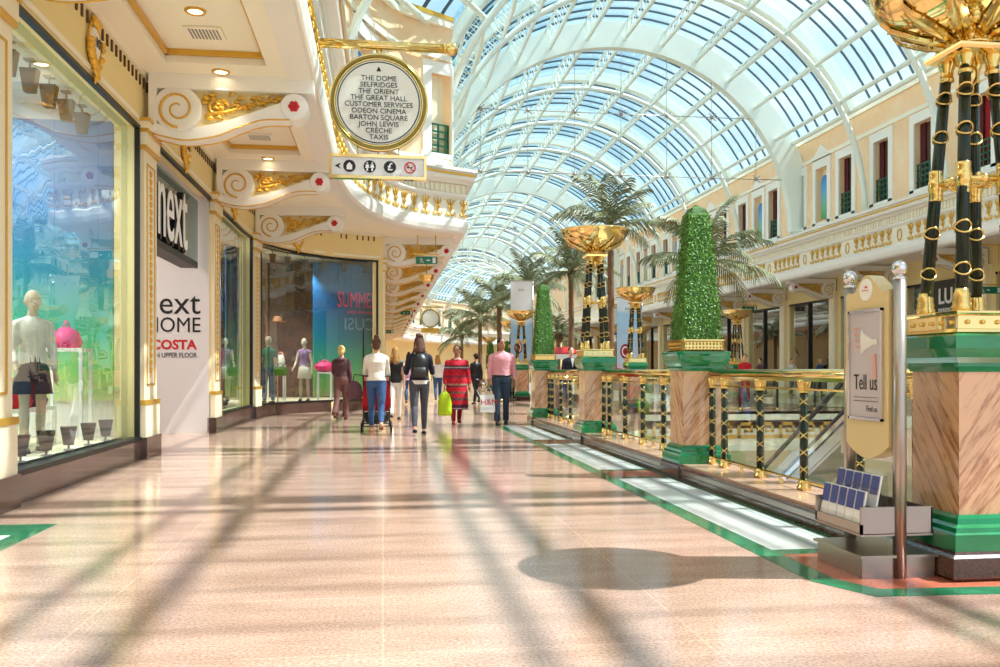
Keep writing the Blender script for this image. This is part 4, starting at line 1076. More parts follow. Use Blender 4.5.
dup_flat(tp, tpk, (5.75,47,1.475), 0, 'tiny distant tapered topiary beside the dark-clothed pedestrian')
pk4 = tree(p4); pk3 = tree(p3)
for (x, y, k, lab) in ((6.35,45,0,'distant pedestal under a tiny topiary behind the man in the pink shirt'),(5.75,47,0,'distant pedestal under the tiny topiary by the dark-clothed pedestrian'),
        (6.85,23.4,1,'pedestal on the cross bridge under the torchiere before a blue banner'),(5.2,33,1,'pedestal past the cross bridge under the torchiere with the tall banner'),(13.15,31.5,1,'pedestal on the opposite gallery rail beyond the bridge'),(5.9,40,1,'distant pedestal under a small torchiere along the walkway'),(7.2,60,1,'far distant pedestal under a tiny torchiere'),(13.15,44,1,'far pedestal on the opposite gallery rail')):
    dup_flat(p3 if k else p4, pk3 if k else pk4, (x,y,0), 0, lab)
tor(6.85, 23.4, 'gold bowl torchiere on the cross bridge in front of a blue banner')
tor(5.2, 33, 'gold bowl torchiere in front of the tall blue and white banner beside the smaller topiary')
tor(13.15, 31.5, 'gold torchiere on the opposite gallery rail before the dark shop windows')
tor(5.9, 40, 'small distant torchiere along the walkway rail'); tor(7.2, 60, 'tiny far torchiere among the palms'); tor(13.15, 44, 'far torchiere on the opposite gallery rail')

# banners
def banner(x, y, z0, z1, w, label):
    t = thing('banner', label, 'banner', (x,y,0))
    o = MB().span((-w/2,-.012,0),(w/2,.012,z1-z0)).build('banner_cloth', 'banner_print', t); o.location = (0,0,z0); o.scale = (1,1,1)
    m = MB(); m.ell((-.12,-.014,z0+(z1-z0)*.24),(.17,.006,.24),20,8); m.build('red_roundel', 'curtain_red', t)
    m = MB(); m.torus((-.12,-.02,z0+(z1-z0)*.24), .1, .018, rot=Matrix.Rotation(PI/2,3,'X'), n=18, m=5, sy=1.4); m.build('roundel_ring', 'white', t)
    m = MB(); m.merge(text_mb('intu', .16, .003), face_mat('front', (0,-.016,z1-.35))); m.build('small_lettering', 'grey', t)
    m = MB(); m.tube([(-w/2-.04,0,z1),(w/2+.04,0,z1)], .02, 8); m.tube([(w/2+.03,0,0),(w/2+.03,0,z1)], .025, 8); m.build('banner_pole', 'steel', t)
banner(5.55, 35.2, 1.2, 4.75, .88, 'tall blue and white banner behind the distant torchiere, beside the smaller topiary')
banner(7.75, 27.2, 1.2, 3.45, .78, 'pale blue banner behind the torchiere on the cross bridge')
banner(6.6, 43, 1.2, 3.9, .8, 'small distant blue banner behind the head of the woman in red')

# ================================================================== balustrades
def baluster(parent, x, y, z=.16, far=False):
    H = .90
    b = MB().lathe((x,y,z), [(.034,.08),(.034,H-.08)], 12 if not far else 6).build('baluster', 'post_green', parent)
    g = MB(); g.lathe((x,y,z), [(.058,0),(.058,.025),(.046,.035),(.052,.06),(.036,.085)], 16 if not far else 6); g.build('base_collar', 'gold', b); g = MB()
    g.lathe((x,y,z), [(.036,H-.10),(.048,H-.09),(.042,H-.07),(.05,H-.05),(.058,H-.01),(.058,H+.01)], 16 if not far else 6); g.build('capital', 'gold', b)
    if not far:
        for k in range(5):
            zz = z+.17+k*.14
            g = MB()
            for s_ in (-1,1): g.torus((x,y,zz), .034, .0055, rot=Matrix.Rotation(1.0,3,'Z') @ Matrix.Rotation(s_*.75,3,'Y'), n=16, m=5, sx=1.28)
            g.build('ring', 'gold', b)
    return b
def balustrade(P0, P1, offs, label, far=False, z=.16, feet=True):
    P0 = Vector(P0); P1 = Vector(P1); L = (P1-P0).length; t_ = (P1-P0)/L; rz = math.atan2(t_.y, t_.x)
    t = thing('balustrade', label, 'balustrade', (P0.x,P0.y,0), rz, 'gold and glass balustrade sections')
    m = MB(); m.tube([(.02,0,z+.955),(L-.02,0,z+.955)], .042, 12 if not far else 6); m.span((.02,-.035,z+.895),(L-.02,.035,z+.925)); m.build('handrail', 'gold_polished', t)
    MB().tube([(.02,-.01,z+.83),(L-.02,-.01,z+.83)], .010, 6).build('glazing_rail', 'gold', t); MB().tube([(.02,-.01,z+.075),(L-.02,-.01,z+.075)], .012, 6).build('glazing_rail', 'gold', t)
    for o in offs: baluster(t, o, 0, z, far)
    cuts = [.02]+list(offs)+[L-.02]
    for a, b in zip(cuts, cuts[1:]):
        if b-a > .3: MB().span((a+.04,-.005,z+.08),(b-.04,.005,z+.82)).build('glass_panel', 'rail_glass', t)
    if feet:
        for a, b in zip(cuts, cuts[1:]):
            if b-a > .5: MB().lathe(((a+b)/2,0,z), [(.026,0),(.026,.010),(.012,.018),(.018,.038),(.010,.05),(.016,.062),(.006,.08)], 12).build('glass_clamp', 'gold', t)
offs = [.03,.37,1.25,2.12,3.0,3.72,4.07]
nm = ['between the big torchiere and the tall topiary','between the tall topiary and the second torchiere','between the second torchiere and the smaller topiary']
for i, (a, b) in enumerate(zip(PLY, PLY[1:])):
    L = b-a-.5; balustrade((3.45,b-.25), (3.45,a+.25), [o*L/4.1 if o < 4 else L-.03 for o in offs], 'gold-railed glass balustrade with dark green posts, '+nm[i])
balustrade((3.6,18.65),(6.7,23.3),[.4+.85*k for k in range(6)],'gold-railed glass balustrade slanting from the smaller topiary to the cross bridge', True, .02, False)
balustrade((7.1,23.3),(13.0,23.3),[.5+1.1*k for k in range(5)],'gold-railed glass balustrade along the near edge of the cross bridge', True, .02, False)
balustrade((4.2,31.4),(5.0,33),[.1+.35*k for k in range(5)],'short glass balustrade beyond the bridge, behind the man in the pink shirt', True, .02, False)
balustrade((5.4,33),(5.9,39.8),[.2+.9*k for k in range(7)],'distant glass balustrade leading away past the tall banner', True, .02, False)
for i, (a, b) in enumerate(((-2,6),(6.4,14),(16.6,22.8),(31.8,43.6),(44.4,60),(60,80))):
    n_ = int((b-a)/1.1); balustrade((13.2,b),(13.2,a),[.5+(b-a-1)*k/n_ for k in range(n_+1)],'gold and glass balustrade of the opposite gallery, section %s along' % nth[i], True, .02, False)
# escalator
t = thing('escalator', 'inclined steel and glass escalator rising through the void behind the balustrade', 'escalator', (9.4,16.4,0))
def inc(x, o0, o1, w, z_lo=-5.5):
    y1 = 5.5/math.tan(math.radians(30)); return [(0,o0),(y1,z_lo+o0),(y1,z_lo+o1),(0,o1)]
m = MB()
for x in (-.37,.30): m.prism(inc(0,-.2,.06,0), x, x+.07, 'yz')
m.prism(inc(0,-.28,-.2,0), -.35, .35, 'yz'); m.build('truss', 'steel', t)
m = MB(); n_ = 30
for k in range(n_):
    y = k*9.526/n_; z = -k*5.5/n_; m.span((-.3,y,z-.28),(.3,y+.33,z-.02-5.5/n_*.5))
m.build('step', 'dark_grey', t)
for x in (-.32,.32):
    m = MB(); m.tube([(x,-.9,.95),(x,0,.95),(x,9.526,-4.55),(x,10.2,-4.55)], .05, 8); m.build('handrail', 'black', t)
    m = MB(); m.prism([(1.2,-.60),(9.526,-5.38),(9.526,-4.85),(1.2,-.07)], x-.006, x+.006, 'yz'); m.build('glass_side', 'clear_plastic', t)
m = MB()
for x in (-.32,.32): m.prism([(0,.14),(9.526,-5.36),(9.526,-5.24),(0,.26)], x-.04, x+.04, 'yz')
m.build('side_strip', 'steel_polished', t)

# ================================================================== information stand
t = thing('information_stand', 'cream and steel Tell us information stand with leaflet bins beside the big marble pedestal', 'information stand', (2.83,4.53,0))
m = MB(); m.span((-.22,0,0),(.21,.5,.115)); m.span((-.24,-.02,.115),(.23,.52,.13)); m.build('base', 'steel', t)
for y in (-.0,.52):
    ps = MB().tube([(.0,y,0),(.0,y,1.66)], .036, 18).build('post', 'steel', t)
    m = MB(); m.lathe((0,y,1.66), [(.038,-.01),(.040,.0),(.022,.008),(.022,.02)], 16); m.ell((0,y,1.712),(.043,.043,.043),18,12); m.build('ball_finial', 'steel_polished', ps)
prof = [(.035,.72)]
for u in range(0, 13):
    f = u/12; y = .04+.44*f; prof.append((y, .72-.05*math.sin(f*PI)-.035*(1-abs(2*f-1))**.5))
tp_ = []
for u in range(0, 17):
    f = u/16; y = .485-.45*f; b = .5-.5*math.cos(2*PI*min(max((f-.12)/.76,0),1)); tp_.append((y, 1.60+.10*b+.012*math.sin(f*6*PI)*(1-b)))
MB().prism(prof+tp_, -.05, .05, 'yz').build('panel', 'cream_stand', t) if 'cream_stand' in MATS else None
mat('cream_stand', (226,204,150), .35); mat('poster_grey', (198,190,194), .12, coat=.6); mat('poster_pink', (224,168,160), .4)
MB().prism(prof+tp_, -.045, .045, 'yz').build('panel', 'cream_stand', t)
m = MB(); 
for x0, x1 in ((-.06,-.045),(.045,.06)):
    for (a, b, c_, d_) in ((.08,.095,.86,1.5),(.425,.44,.86,1.5),(.08,.44,.86,.875),(.08,.44,1.485,1.5)): m.span((x0,a,c_),(x1,b,d_))
m.build('poster_frame', 'steel_polished', t)
m = MB(); m.span((-.05,.09,.87),(.05,.43,1.49)); pr = m.build('poster', 'poster_grey', t)
m = MB(); X = -.0515
def yz(u, v): return (X, .43-u*.34, 1.49-v*.62)
m.lathe((X,.21,1.31), [(.015,-.075),(.018,-.02),(.05,.06),(.075,.09)], 18, True, False, 'y'); m.xf(Matrix.Translation((X,0,0)) @ Matrix.Diagonal((.12,1,1,1)) @ Matrix.Translation((-X,0,0))); m.build('megaphone_print', 'off_white', pr)
m = MB()
for k in range(4): m.merge(text_mb(['HELP','TELL US','IDEAS','TALK'][k] if False else '\u2022\u2022\u2022', .07, .0005), face_mat('nx', (X-.001,.36-.01*k,1.39-.035*k)))
m.prism([(.15,1.24),(.19,1.24),(.175,1.10),(.14,1.10)], X-.003, X-.001, 'yz'); m.build('poster_print', 'poster_pink', pr)
m = MB(); m.merge(text_mb('Tell us', .13, .0006, 'LEFT', sx=.72), face_mat('nx', (X-.001,.385,1.075))); m.merge(text_mb('text how we can improve', .026, .0003, 'LEFT'), face_mat('nx', (X-.001,.385,.995))) if False else None
for k in range(2): m.span((X-.002,.13,.99-k*.022),(X,.385,.993-k*.022))
m.merge(text_mb('Find us', .05, .0004, 'LEFT', sx=.8), face_mat('nx', (X-.001,.25,.925))); m.build('poster_lettering', 'dark_grey', pr)
m = MB(); m.lathe((0,.26,1.615), [(.06,-.053),(.065,-.05),(.065,.05),(.06,.053)], 24, False, True, 'x'); m.build('round_badge', 'white', t)
m = MB(); m.span((-.056,.225,1.61),(-.053,.295,1.613)); m.span((-.056,.235,1.625),(-.053,.26,1.635)); m.build('badge_print', 'red', t)
for sgn, nm_ in ((-1,'bin'),(1,'bin')):
    m = MB(); x0, x1 = (-.23,-.035) if sgn < 0 else (.035,.19)
    m.span((x0,-.01,.245),(x1,.01,.395)); m.span((x0,.49,.245),(x1,.51,.395)); m.span((x0,-.01,.235),(x1,.51,.25)); m.span((x0 if sgn < 0 else x1-.01,-.01,.245),(x0+.01 if sgn < 0 else x1,.51,.30 if sgn < 0 else .39)); m.build('leaflet_bin', 'steel', t)
m = MB(); m.add([(-.225,.02,.30),(-.225,.48,.30),(-.06,.48,.56),(-.06,.02,.56)],[(0,1,2,3)]); m.span((-.06,.02,.56),(-.057,.48,.30)); m.add([(.18,.02,.39),(.18,.48,.39),(.06,.48,.56),(.06,.02,.56)],[(0,1,2,3)]); m.build('clear_holder', 'clear_plastic', t)
for k in range(5):
    for row in range(2):
        x = -.21+row*.09; z = .40+row*.085; y = .03+k*.092
        lf = thing('leaflet', ('blue and white leaflet in the lower row of the information stand' if row == 0 else 'blue and white leaflet in the upper row of the information stand'), 'leaflet', (2.83+x,4.53+y,z), 0, 'leaflets in the %s row' % ('lower' if row == 0 else 'upper'))
        m = MB(); m.add([(-.004,0,-.1),(-.004,.085,-.1),(.03,.085,.075),(.03,0,.075),(.006,0,-.1),(.006,.085,-.1),(.04,.085,.075),(.04,0,.075)],[(0,3,2,1),(4,5,6,7),(0,1,5,4),(1,2,6,5),(2,3,7,6),(3,0,4,7)]); m.build('cover', 'white', lf)
        m = MB(); m.add([(.008,.004,-.03),(.008,.08,-.03),(.027,.08,.072),(.027,.004,.072)],[(0,1,2,3)]); m.xf(Matrix.Translation((-.003,0,0))); m.build('printed_band', 'leaflet_blue', lf) if 'leaflet_blue' in MATS else (mat('leaflet_blue', (58,74,150), .3), m.build('printed_band', 'leaflet_blue', lf))

# ================================================================== palms
def palm_foliage(seed, R=2.5, nf=22, nl=19):
    q = random.Random(seed); m = MB()
    for i in range(nf):
        az = 2*PI*i/nf*2.4+q.uniform(-.2,.2); el = math.radians(84-104*(i/nf)+q.uniform(-8,8)); L = R*q.uniform(.85,1.1)
        p = Vector((0,0,0)); pts = [p.copy()]; K = 12; e_ = el
        for k in range(K):
            d = Vector((math.cos(az)*math.cos(e_), math.sin(az)*math.cos(e_), math.sin(e_))); p = p+d*L/K; pts.append(p.copy()); e_ -= math.radians(2.2+7.5*k/K+q.uniform(-1,1))
        m.tube(pts, [.03*(1-.85*k/K) for k in range(K+1)], 4)
        side = Vector((-math.sin(az), math.cos(az), 0))
        for j in range(nl):
            f = .12+.86*j/nl; idx = f*K; k = int(idx); b = pts[k].lerp(pts[min(k+1,K)], idx-k); tg = (pts[min(k+1,K)]-pts[k]).normalized()
            ll = R*.26*math.sin(PI*(.15+.8*f))+.06
            for s_ in (-1,1):
                d = (side*s_*.7+tg*.95+Vector((0,0,-.25+q.uniform(-.15,.1)))).normalized(); mid = b+d*ll*.55; tip = b+d*ll+Vector((0,0,-ll*.35)); w = tg*.042*R/2
                m.add([b-w*.5, b+w*.8, mid+w*.7, tip, mid-w*.7], [(0,1,2,4),(4,2,3)])
    return m.mesh('palm_foliage', 'palm_leaf')
PF = [palm_foliage(11), palm_foliage(12,nf=24), palm_foliage(13,nf=20)]
def palm(x, y, z, sc, var, label):
    t = thing('palm_tree', label, 'palm tree', (x,y,-5.5), 0, 'tall palms rising through the void')
    h = z+5.5; m = MB(); n_ = int(h/.18); pts = [(.15*math.sin(k/n_*2),.0,h*k/n_) for k in range(n_+1)]
    m.tube(pts, [(.17-.05*k/n_)*(1.06 if k % 2 else .94)*sc for k in range(n_+1)], 10)
    for k in range(14): a = k*2.4; m.tube([(.14+.1*math.cos(a),.1*math.sin(a),h-.35+.02*k),(.14+.2*math.cos(a),.2*math.sin(a),h-.1+.02*k)], [.04,.015], 5)
    m.build('trunk', 'palm_trunk', t)
    o = bpy.data.objects.new('foliage', PF[var]); COL.objects.link(o); o.parent = t; o.location = (.14,0,h); o.scale = (sc,)*3; o.rotation_euler = (0,0,var*1.3+x)
    MB().lathe((0,0,0), [(.6,0),(.75,.5),(.8,.55),(.7,.55)], 24).build('pot', 'green_marble', t)
def at(u, v, t_):
    a = (u-500)/F; return (t_*(a*math.cos(YAW)+math.sin(YAW)), t_*(math.cos(YAW)-a*math.sin(YAW)), CH+(370-v)*t_/F)
PAL = [(607,226,34,1.0,0,'tallest palm, behind the second torchiere'),(568,272,40,.95,1,'palm with a straight brown trunk between the smaller topiary and the second torchiere'),(524,290,47,1.0,2,'palm crown above the tall banner'),
       (497,305,52,1.05,0,'palm crown behind the tall banner, over the man in the pink shirt'),(478,318,60,1.1,1,'dense palm crown above the woman in red'),(702,262,28,1.0,2,'palm with drooping fronds behind the tall topiary'),
       (556,335,42,.6,0,'low palm crown between the smaller topiary and the second torchiere'),(460,336,72,1.0,2,'farthest small palm crown above the walkway')]
for u, v, t_, sc, var, lab in PAL:
    x, y, z = at(u, v, t_); palm(x, y, z, sc, var, lab)
# kiosk on the bridge
kx, ky, _ = at(563, 370, 29)
t = thing('kiosk', 'small red and white kiosk on the cross bridge behind the second torchiere', 'kiosk', (kx,ky,0))
MB().span((-.5,-.5,0),(.5,.5,.95)).build('counter', 'curtain_red', t); m = MB()
for sx in (-.45,.45):
    for s2 in (-.45,.45): m.tube([(sx,s2,.95),(sx,s2,1.55)], .02, 6)
m.build('post', 'steel', t); MB().sqlathe((0,0), [(.6,1.55),(.6,1.68),(.2,1.9)]).build('canopy', 'red', t); MB().span((-.5,-.62,1.5),(.5,-.58,1.66)).build('sign_strip', 'white', t)
# parapet beyond the bridge
struct(MB().prism([(4.3,31.5),(5.4,33.1),(5.5,48),(7.5,62),(8.1,104),(8.0,104),(7.3,62),(5.3,48),(5.2,33.2),(4.2,31.6)], 0, .1), 'kerb_far', 'brown_granite', 'distant kerb beyond the cross bridge')
# ================================================================== shop window displays
def spot(x, y, z, lab, up=True, grp='display spotlights on the window floor', aim=0):
    t = thing('display_spotlight', lab, 'spotlight', (x,y,z), aim, grp); s_ = 1 if up else -1
    m = MB(); m.frus((0,0), s_*.06 if s_ > 0 else -.34, .10, s_*.26 if s_ > 0 else -.10, .17, .10, .12); m.build('head', 'dark_grey', t)
    m = MB(); m.tube([(0,0,0),(0,0,s_*.12)], .012, 6); m.span((-.05,-.05,min(0,s_*.015)),(.05,.05,max(0,s_*.015))); m.build('bracket', 'grey', t)
nths = ['first','second','third','fourth','fifth','sixth','seventh','eighth']
for k in range(5): spot(-3.42, 8.9+k*.65, .27, nths[k]+' small dark floor spotlight in the big shop window, counting from the near pilaster', aim=.3)
m = MB(); m.span((-3.67,7.9,4.36),(-3.57,11.6,4.42)); tag(m.build('light_track', 'off_white'), 'ceiling light track inside the big shop window', 'light track')
for k in range(6): spot(-3.62, 8.6+k*.53, 4.36, nths[k]+' hanging spotlight at the top of the big shop window from the near pilaster', False, 'spotlights on the track of the big window')
pts_ = []
for k in range(8):
    p, n_, _ = LW.at(WIN[4][0]+.3+(WIN[4][1]-WIN[4][0]-.5)*k/7); pts_.append(p-n_*.45); spot(pts_[-1].x, pts_[-1].y, 4.3, nths[k]+' hanging spotlight at the top of the wide curved window from its pilaster', False, 'spotlights on the curved track')
m = MB(); m.tube([(p.x,p.y,4.32) for p in pts_], .03, 6); tag(m.build('curved_light_track', 'dark_grey'), 'curved light track inside the wide curved window', 'light track')
for k in range(6):
    p, n_, _ = LW.at(WIN[3][0]+.3+.5*k); spot(p.x-.35, p.y, .30, nths[k]+' small floor spotlight in the narrow gently curved window, counting from the entrance')
def panel_print(pts, z0, z1, lab):
    """display panel that follows plan points, with thickness"""
    m = MB(); P_ = Path(pts); pbox(m, P_, 0, P_.L, -.03, 0, 0, z1-z0, .4); o = m.build('printed_screen', 'beach_print'); o.location = (0,0,z0); tag(o, lab, 'display panel', 'seaside printed display panels'); return o
panel_print([(-5.4,12.08),(-3.5,12.08)], .75, 4.4, 'blue to green seaside print panel on the end wall of the big shop window')
panel_print([(-6.5,5.0),(-6.5,11.7)], .75, 4.4, 'blue to green seaside print panel along the back of the big shop window')
panel_print([(-4.1,17.3),(-4.0,20.9)], .4, 4.2, 'blue to green seaside print panel behind the narrow gently curved window')
panel_print([(-3.75,21.9),(-3.45,23.2)], .4, 4.2, 'blue and green seaside print panel at the pilaster end of the wide curved window')
po = panel_print([(-1.95,25.3),(-.15,26.2)], .4, 4.2, 'large blue SUMMER print panel at the far end of the wide curved window')
tt = Vector((1.8,.9)).normalized(); M = Matrix(((tt.x,0,tt.y,-1.0+.05*tt.y),(tt.y,0,-tt.x,25.77-.05*tt.x),(0,1,0,0),(0,0,0,1)))
m = MB().merge(fit_text('SUMMER', 1.25, .45, .003), M @ Matrix.Translation((.28,2.78,0))); m.build('summer_lettering', 'pink', po)
m = MB().merge(text_mb('cool dresses', .16, .003), M @ Matrix.Translation((.35,2.43,0))); m.build('small_lettering', 'pink', po)
m = MB().merge(fit_text('CUSI', .95, .35, .003), M @ Matrix.Translation((.35,2.08,0)) @ Matrix.Diagonal((-1,1,1,1))); m.build('pale_lettering', 'print_pale', po) if 'print_pale' in MATS else (mat('print_pale', (120,170,210), .5), m.build('pale_lettering', 'print_pale', po))  # mirrored pale letters put a glass reflection into the panel colour
# display tables
m = MB(); m.span((-5.2,24.6,.3),(-5.0,29,4.5)); m.prism([(-5.0,28.2),(-.4,28.2),(-.4,28.4),(-5.0,28.4)], .3, 4.5); struct(m, 'wall_shop_wood', 'shop_wood', 'dark brown partition added for the dark interior of the corner shop')  # brown wall added so the shop behind the glass reads dark
def table(x, y, z, w, d, h, lab, mt='white'):
    t = thing('display_table', lab, 'display table', (x,y,z), 0, 'white framed display tables')
    MB().span((-w/2,-d/2,h-.04),(w/2,d/2,h)).build('table_top', mt, t)
    for sx in (-1,1):
        for s2 in (-1,1): MB().span((sx*w/2-(.04 if sx > 0 else 0),s2*d/2-(.04 if s2 > 0 else 0),0),(sx*w/2+(0 if sx > 0 else .04),s2*d/2+(0 if s2 > 0 else .04),h-.04)).build('leg', mt, t)
table(-4.1, 10.7, .27, .45, .9, .45, 'low white bench in the middle of the big shop window'); table(-3.9, 11.55, .27, .5, .4, 1.15, 'tall white framed table at the entrance end of the big shop window'); table(-4.4, 9.6, .27, .5, .5, 1.6, 'tall narrow white frame in the near end of the big shop window')
for (x, y, z, c_, lab) in ((-3.9,11.55,1.42,'pink','pink folded clothes on the tall white framed table'),(-4.1,10.5,.72,'red_fabric','red bag on the low white bench'),(-4.1,10.95,.72,'navy','dark bag on the low white bench')):
    m = MB(); m.rings([(0,0,0,.16,.2),(.08,0,0,.18,.24),(.2,0,0,.14,.18),(.26,0,0,.05,.08)], 14); m.torus((0,0,.26),.08,.012,rot=Matrix.Rotation(PI/2,3,'Y'),n=14,m=5); o = m.build('bag', c_); o.location = (x,y,z); tag(o, lab, 'bag')

# ================================================================== people
def seg(a, l, pitch, side=0):
    """point at distance l from a, hanging down, swung forward by pitch (rad, + = forward = -y) and outward by side"""
    return Vector((a[0]+l*math.sin(side), a[1]-l*math.cos(side)*math.sin(pitch), a[2]-l*math.cos(side)*math.cos(pitch)))
def figure(name, label, cat, x, y, face, H, skin='skin_light', legL=(.25,.1), legR=(-.2,.35), armL=(-.2,.1,.3), armR=(.2,.1,.3), build=1.0, vox=.010, group=None, head_turn=0, body_mat=None, headless=False, z=0, fem=True):
    """leg = (hip pitch, knee bend); arm = (shoulder pitch, outward, elbow bend). Faces -y at rz 0"""
    s = H/1.75; t = thing(name, label, cat, (x,y,z), face, group); J = {}
    hipz = .93*s
    low = 0
    for side, leg, nm_ in ((-1,legL,'L'),(1,legR,'R')):
        h = Vector((side*.09*s,0,hipz)); k = seg(h, .44*s, leg[0]); a = seg(k, .42*s, leg[0]-leg[1]); J['hip'+nm_], J['kn'+nm_], J['an'+nm_] = h, k, a
    low = min(J['anL'].z, J['anR'].z)-.075*s
    for k_ in list(J): J[k_] = J[k_]-Vector((0,0,low))
    dz = -low; w = build
    for side, arm, nm_ in ((-1,armL,'L'),(1,armR,'R')):
        sh = Vector((side*(.175 if fem else .2)*s*(.5+.5*w),0,1.375*s+dz)); e_ = seg(sh, .29*s, arm[0], side*arm[1]); wr = seg(e_, .25*s, arm[0]+arm[2], side*arm[1]*.4); J['sh'+nm_], J['el'+nm_], J['wr'+nm_] = sh, e_, wr
    J['dz'] = dz; J['s'] = s; J['w'] = w
    T = torso(s, dz, w, 0, fem)
    m = MB(); m.rings(T, 20)
    m.tube([(0,.01*s,1.42*s+dz),(0,0,1.54*s+dz)], [.06*s,.052*s], 12)
    hc = Vector((0,-.01*s,1.635*s+dz)); J['head'] = hc
    if not headless:
        hd = MB(); hd.ell((0,.012,.02), (.072,.09,.098), 18, 14); hd.ell((0,-.022,-.045), (.052,.062,.062), 14, 10); hd.ell((0,-.085,-.02),(.012,.018,.02),8,6)
        for e_ in (-1,1): hd.ell((e_*.074,.01,-.005),(.012,.02,.03),8,6)
        Mh = Matrix.Translation(hc) @ Matrix.Rotation(head_turn,4,'Z') @ Matrix.Scale(s*1.10,4); m.merge(hd, Mh)
        J['Mh'] = Mh
    for nm_ in 'LR':
        m.tube([J['hip'+nm_]+Vector((0,0,.02)), J['hip'+nm_].lerp(J['kn'+nm_],.5), J['kn'+nm_], J['kn'+nm_].lerp(J['an'+nm_],.35), J['an'+nm_]], [.088*s*w,.07*s*w,.05*s,.052*s,.033*s], 12)
        an = J['an'+nm_]; m.tube([an+Vector((0,.03*s,-.03*s)), an+Vector((0,-.04*s,-.04*s)), an+Vector((0,-.14*s,-.055*s))], [.034*s,.036*s,.022*s], 8)
        m.ell(J['kn'+nm_], (.052*s,)*3, 10, 7)
        m.ell(J['sh'+nm_], (.048*s,.048*s,.048*s), 10, 7); m.tube([J['sh'+nm_], Vector((0,.01*s,1.44*s+dz))], [.045*s,.048*s], 10)
        m.tube([J['sh'+nm_], J['el'+nm_], J['wr'+nm_]], [.05*s,.038*s,.025*s], 10)
        d = (J['wr'+nm_]-J['el'+nm_]).normalized(); wr = J['wr'+nm_]; sd_ = -1 if nm_ == 'L' else 1
        fw = Vector((0,-1,0)); fw = (fw-d*fw.dot(d)).normalized(); inn = d.cross(fw).normalized()*(-sd_)
        pc = wr+d*.045*s; m.tube([wr, pc, wr+d*.085*s], [.024*s,.03*s,.026*s], 10)
        for f_ in range(4):
            o = fw*(.027-.018*f_)*s; b0 = wr+d*.08*s+o; L_ = (.062,.072,.068,.05)[f_]*s; c1 = b0+d*L_*.5; c2 = c1+d*L_*.4+inn*L_*.3
            m.tube([b0,c1,c2], [.0088*s,.008*s,.0065*s], 7)
        b0 = wr+d*.03*s+fw*.025*s; m.tube([b0, b0+fw*.02*s+d*.03*s, b0+fw*.022*s+d*.058*s+inn*.01*s], [.011*s,.010*s,.007*s], 7)
        J['hand'+nm_] = wr+d*.10*s
    bm = fixn(m.build('body', body_mat or skin, t), vox, 2); J['t'] = t
    return t, J
def torso(s, dz, w, ex, fem=True, z0=.86, z1=1.48):
    prof = [(.84,.12,.085),(.90,.155,.11),(.97,.165,.115),(1.05,.145,.10),(1.13,.128,.092),(1.22,.138,.105),(1.31,.155,.12),(1.37,.155,.105),(1.42,.125,.085),(1.455,.08,.06),(1.475,.06,.055)]
    if not fem: prof = [(.84,.12,.085),(.90,.15,.105),(.97,.152,.108),(1.05,.15,.105),(1.13,.15,.105),(1.22,.16,.11),(1.31,.175,.118),(1.37,.172,.108),(1.42,.14,.088),(1.455,.09,.065),(1.475,.065,.058)]
    return [(z*s+dz, 0, .005*s, rx*s*w+ex, ry*s*w+ex) for z, rx, ry in prof if z0-1e-6 <= z <= z1+1e-6]
def top(J, mt, nm_='top', zlo=.86, ex=.014, sleeve=1.0, fem=True, flare=0, vox=.011):
    s, dz, w, t = J['s'], J['dz'], J['w'], J['t']; T = torso(s, dz, w, ex, fem, zlo, 1.48); m = MB()
    if flare: z, cx, cy, rx, ry = T[0]; T = [(z-.06*s,cx,cy,rx+flare,ry+flare)]+T
    m.rings(T, 22)
    for k in 'LR':
        m.ell(J['sh'+k]+Vector((0,0,-.005)), (.056*s,)*3, 10, 8); m.tube([J['sh'+k]+Vector((0,0,.005)), Vector((0,.01*s,1.445*s+dz))], [.050*s+ex*.3,.052*s], 10)
        e_ = J['el'+k]; wr = J['wr'+k]
        if sleeve > .5: m.tube([J['sh'+k], e_, e_.lerp(wr, min(1,(sleeve-.5)*2))], [.058*s,.048*s,.036*s], 12)
        elif sleeve > 0: m.tube([J['sh'+k], J['sh'+k].lerp(e_, sleeve*2)], [.064*s,.055*s], 12)
    return fixn(m.build(nm_, mt, t), vox, 3)
def trousers(J, mt, nm_='trousers', ex=.010, flare=.012, length=1.0, fem=True):
    s, dz, w, t = J['s'], J['dz'], J['w'], J['t']; m = MB(); m.rings(torso(s, dz, w, ex, fem, .84, 1.05), 22)
    for k in 'LR':
        h, kn, an = J['hip'+k], J['kn'+k], J['an'+k]; an = kn.lerp(an, length)
        m.tube([h+Vector((0,0,.03)), h.lerp(kn,.5), kn, kn.lerp(an,.5), an], [.097*s*w+ex*.4,.08*s*w+ex*.5,.058*s+ex*.6,.052*s+ex*.7,.036*s+flare], 14)
    return fixn(m.build(nm_, mt, t), .011, 2)
def shoes(J, mt, heel=0):
    s, t = J['s'], J['t']
    for k in 'LR':
        an = J['an'+k]; m = MB(); z = an.z-.075*s
        m.tube([an+Vector((0,.045*s,-.045*s)), an+Vector((0,0,-.045*s)), an+Vector((0,-.07*s,-.052*s)), an+Vector((0,-.155*s,-.06*s))], [.030*s,.042*s,.040*s,.022*s], 12)
        m.prism([(an.x-.035*s,an.y+.07*s),(an.x+.035*s,an.y+.07*s),(an.x+.045*s,an.y-.08*s),(an.x+.02*s,an.y-.175*s),(an.x-.02*s,an.y-.175*s),(an.x-.045*s,an.y-.08*s)], z, z+.015*s)
        m.build('shoe', mt, t)
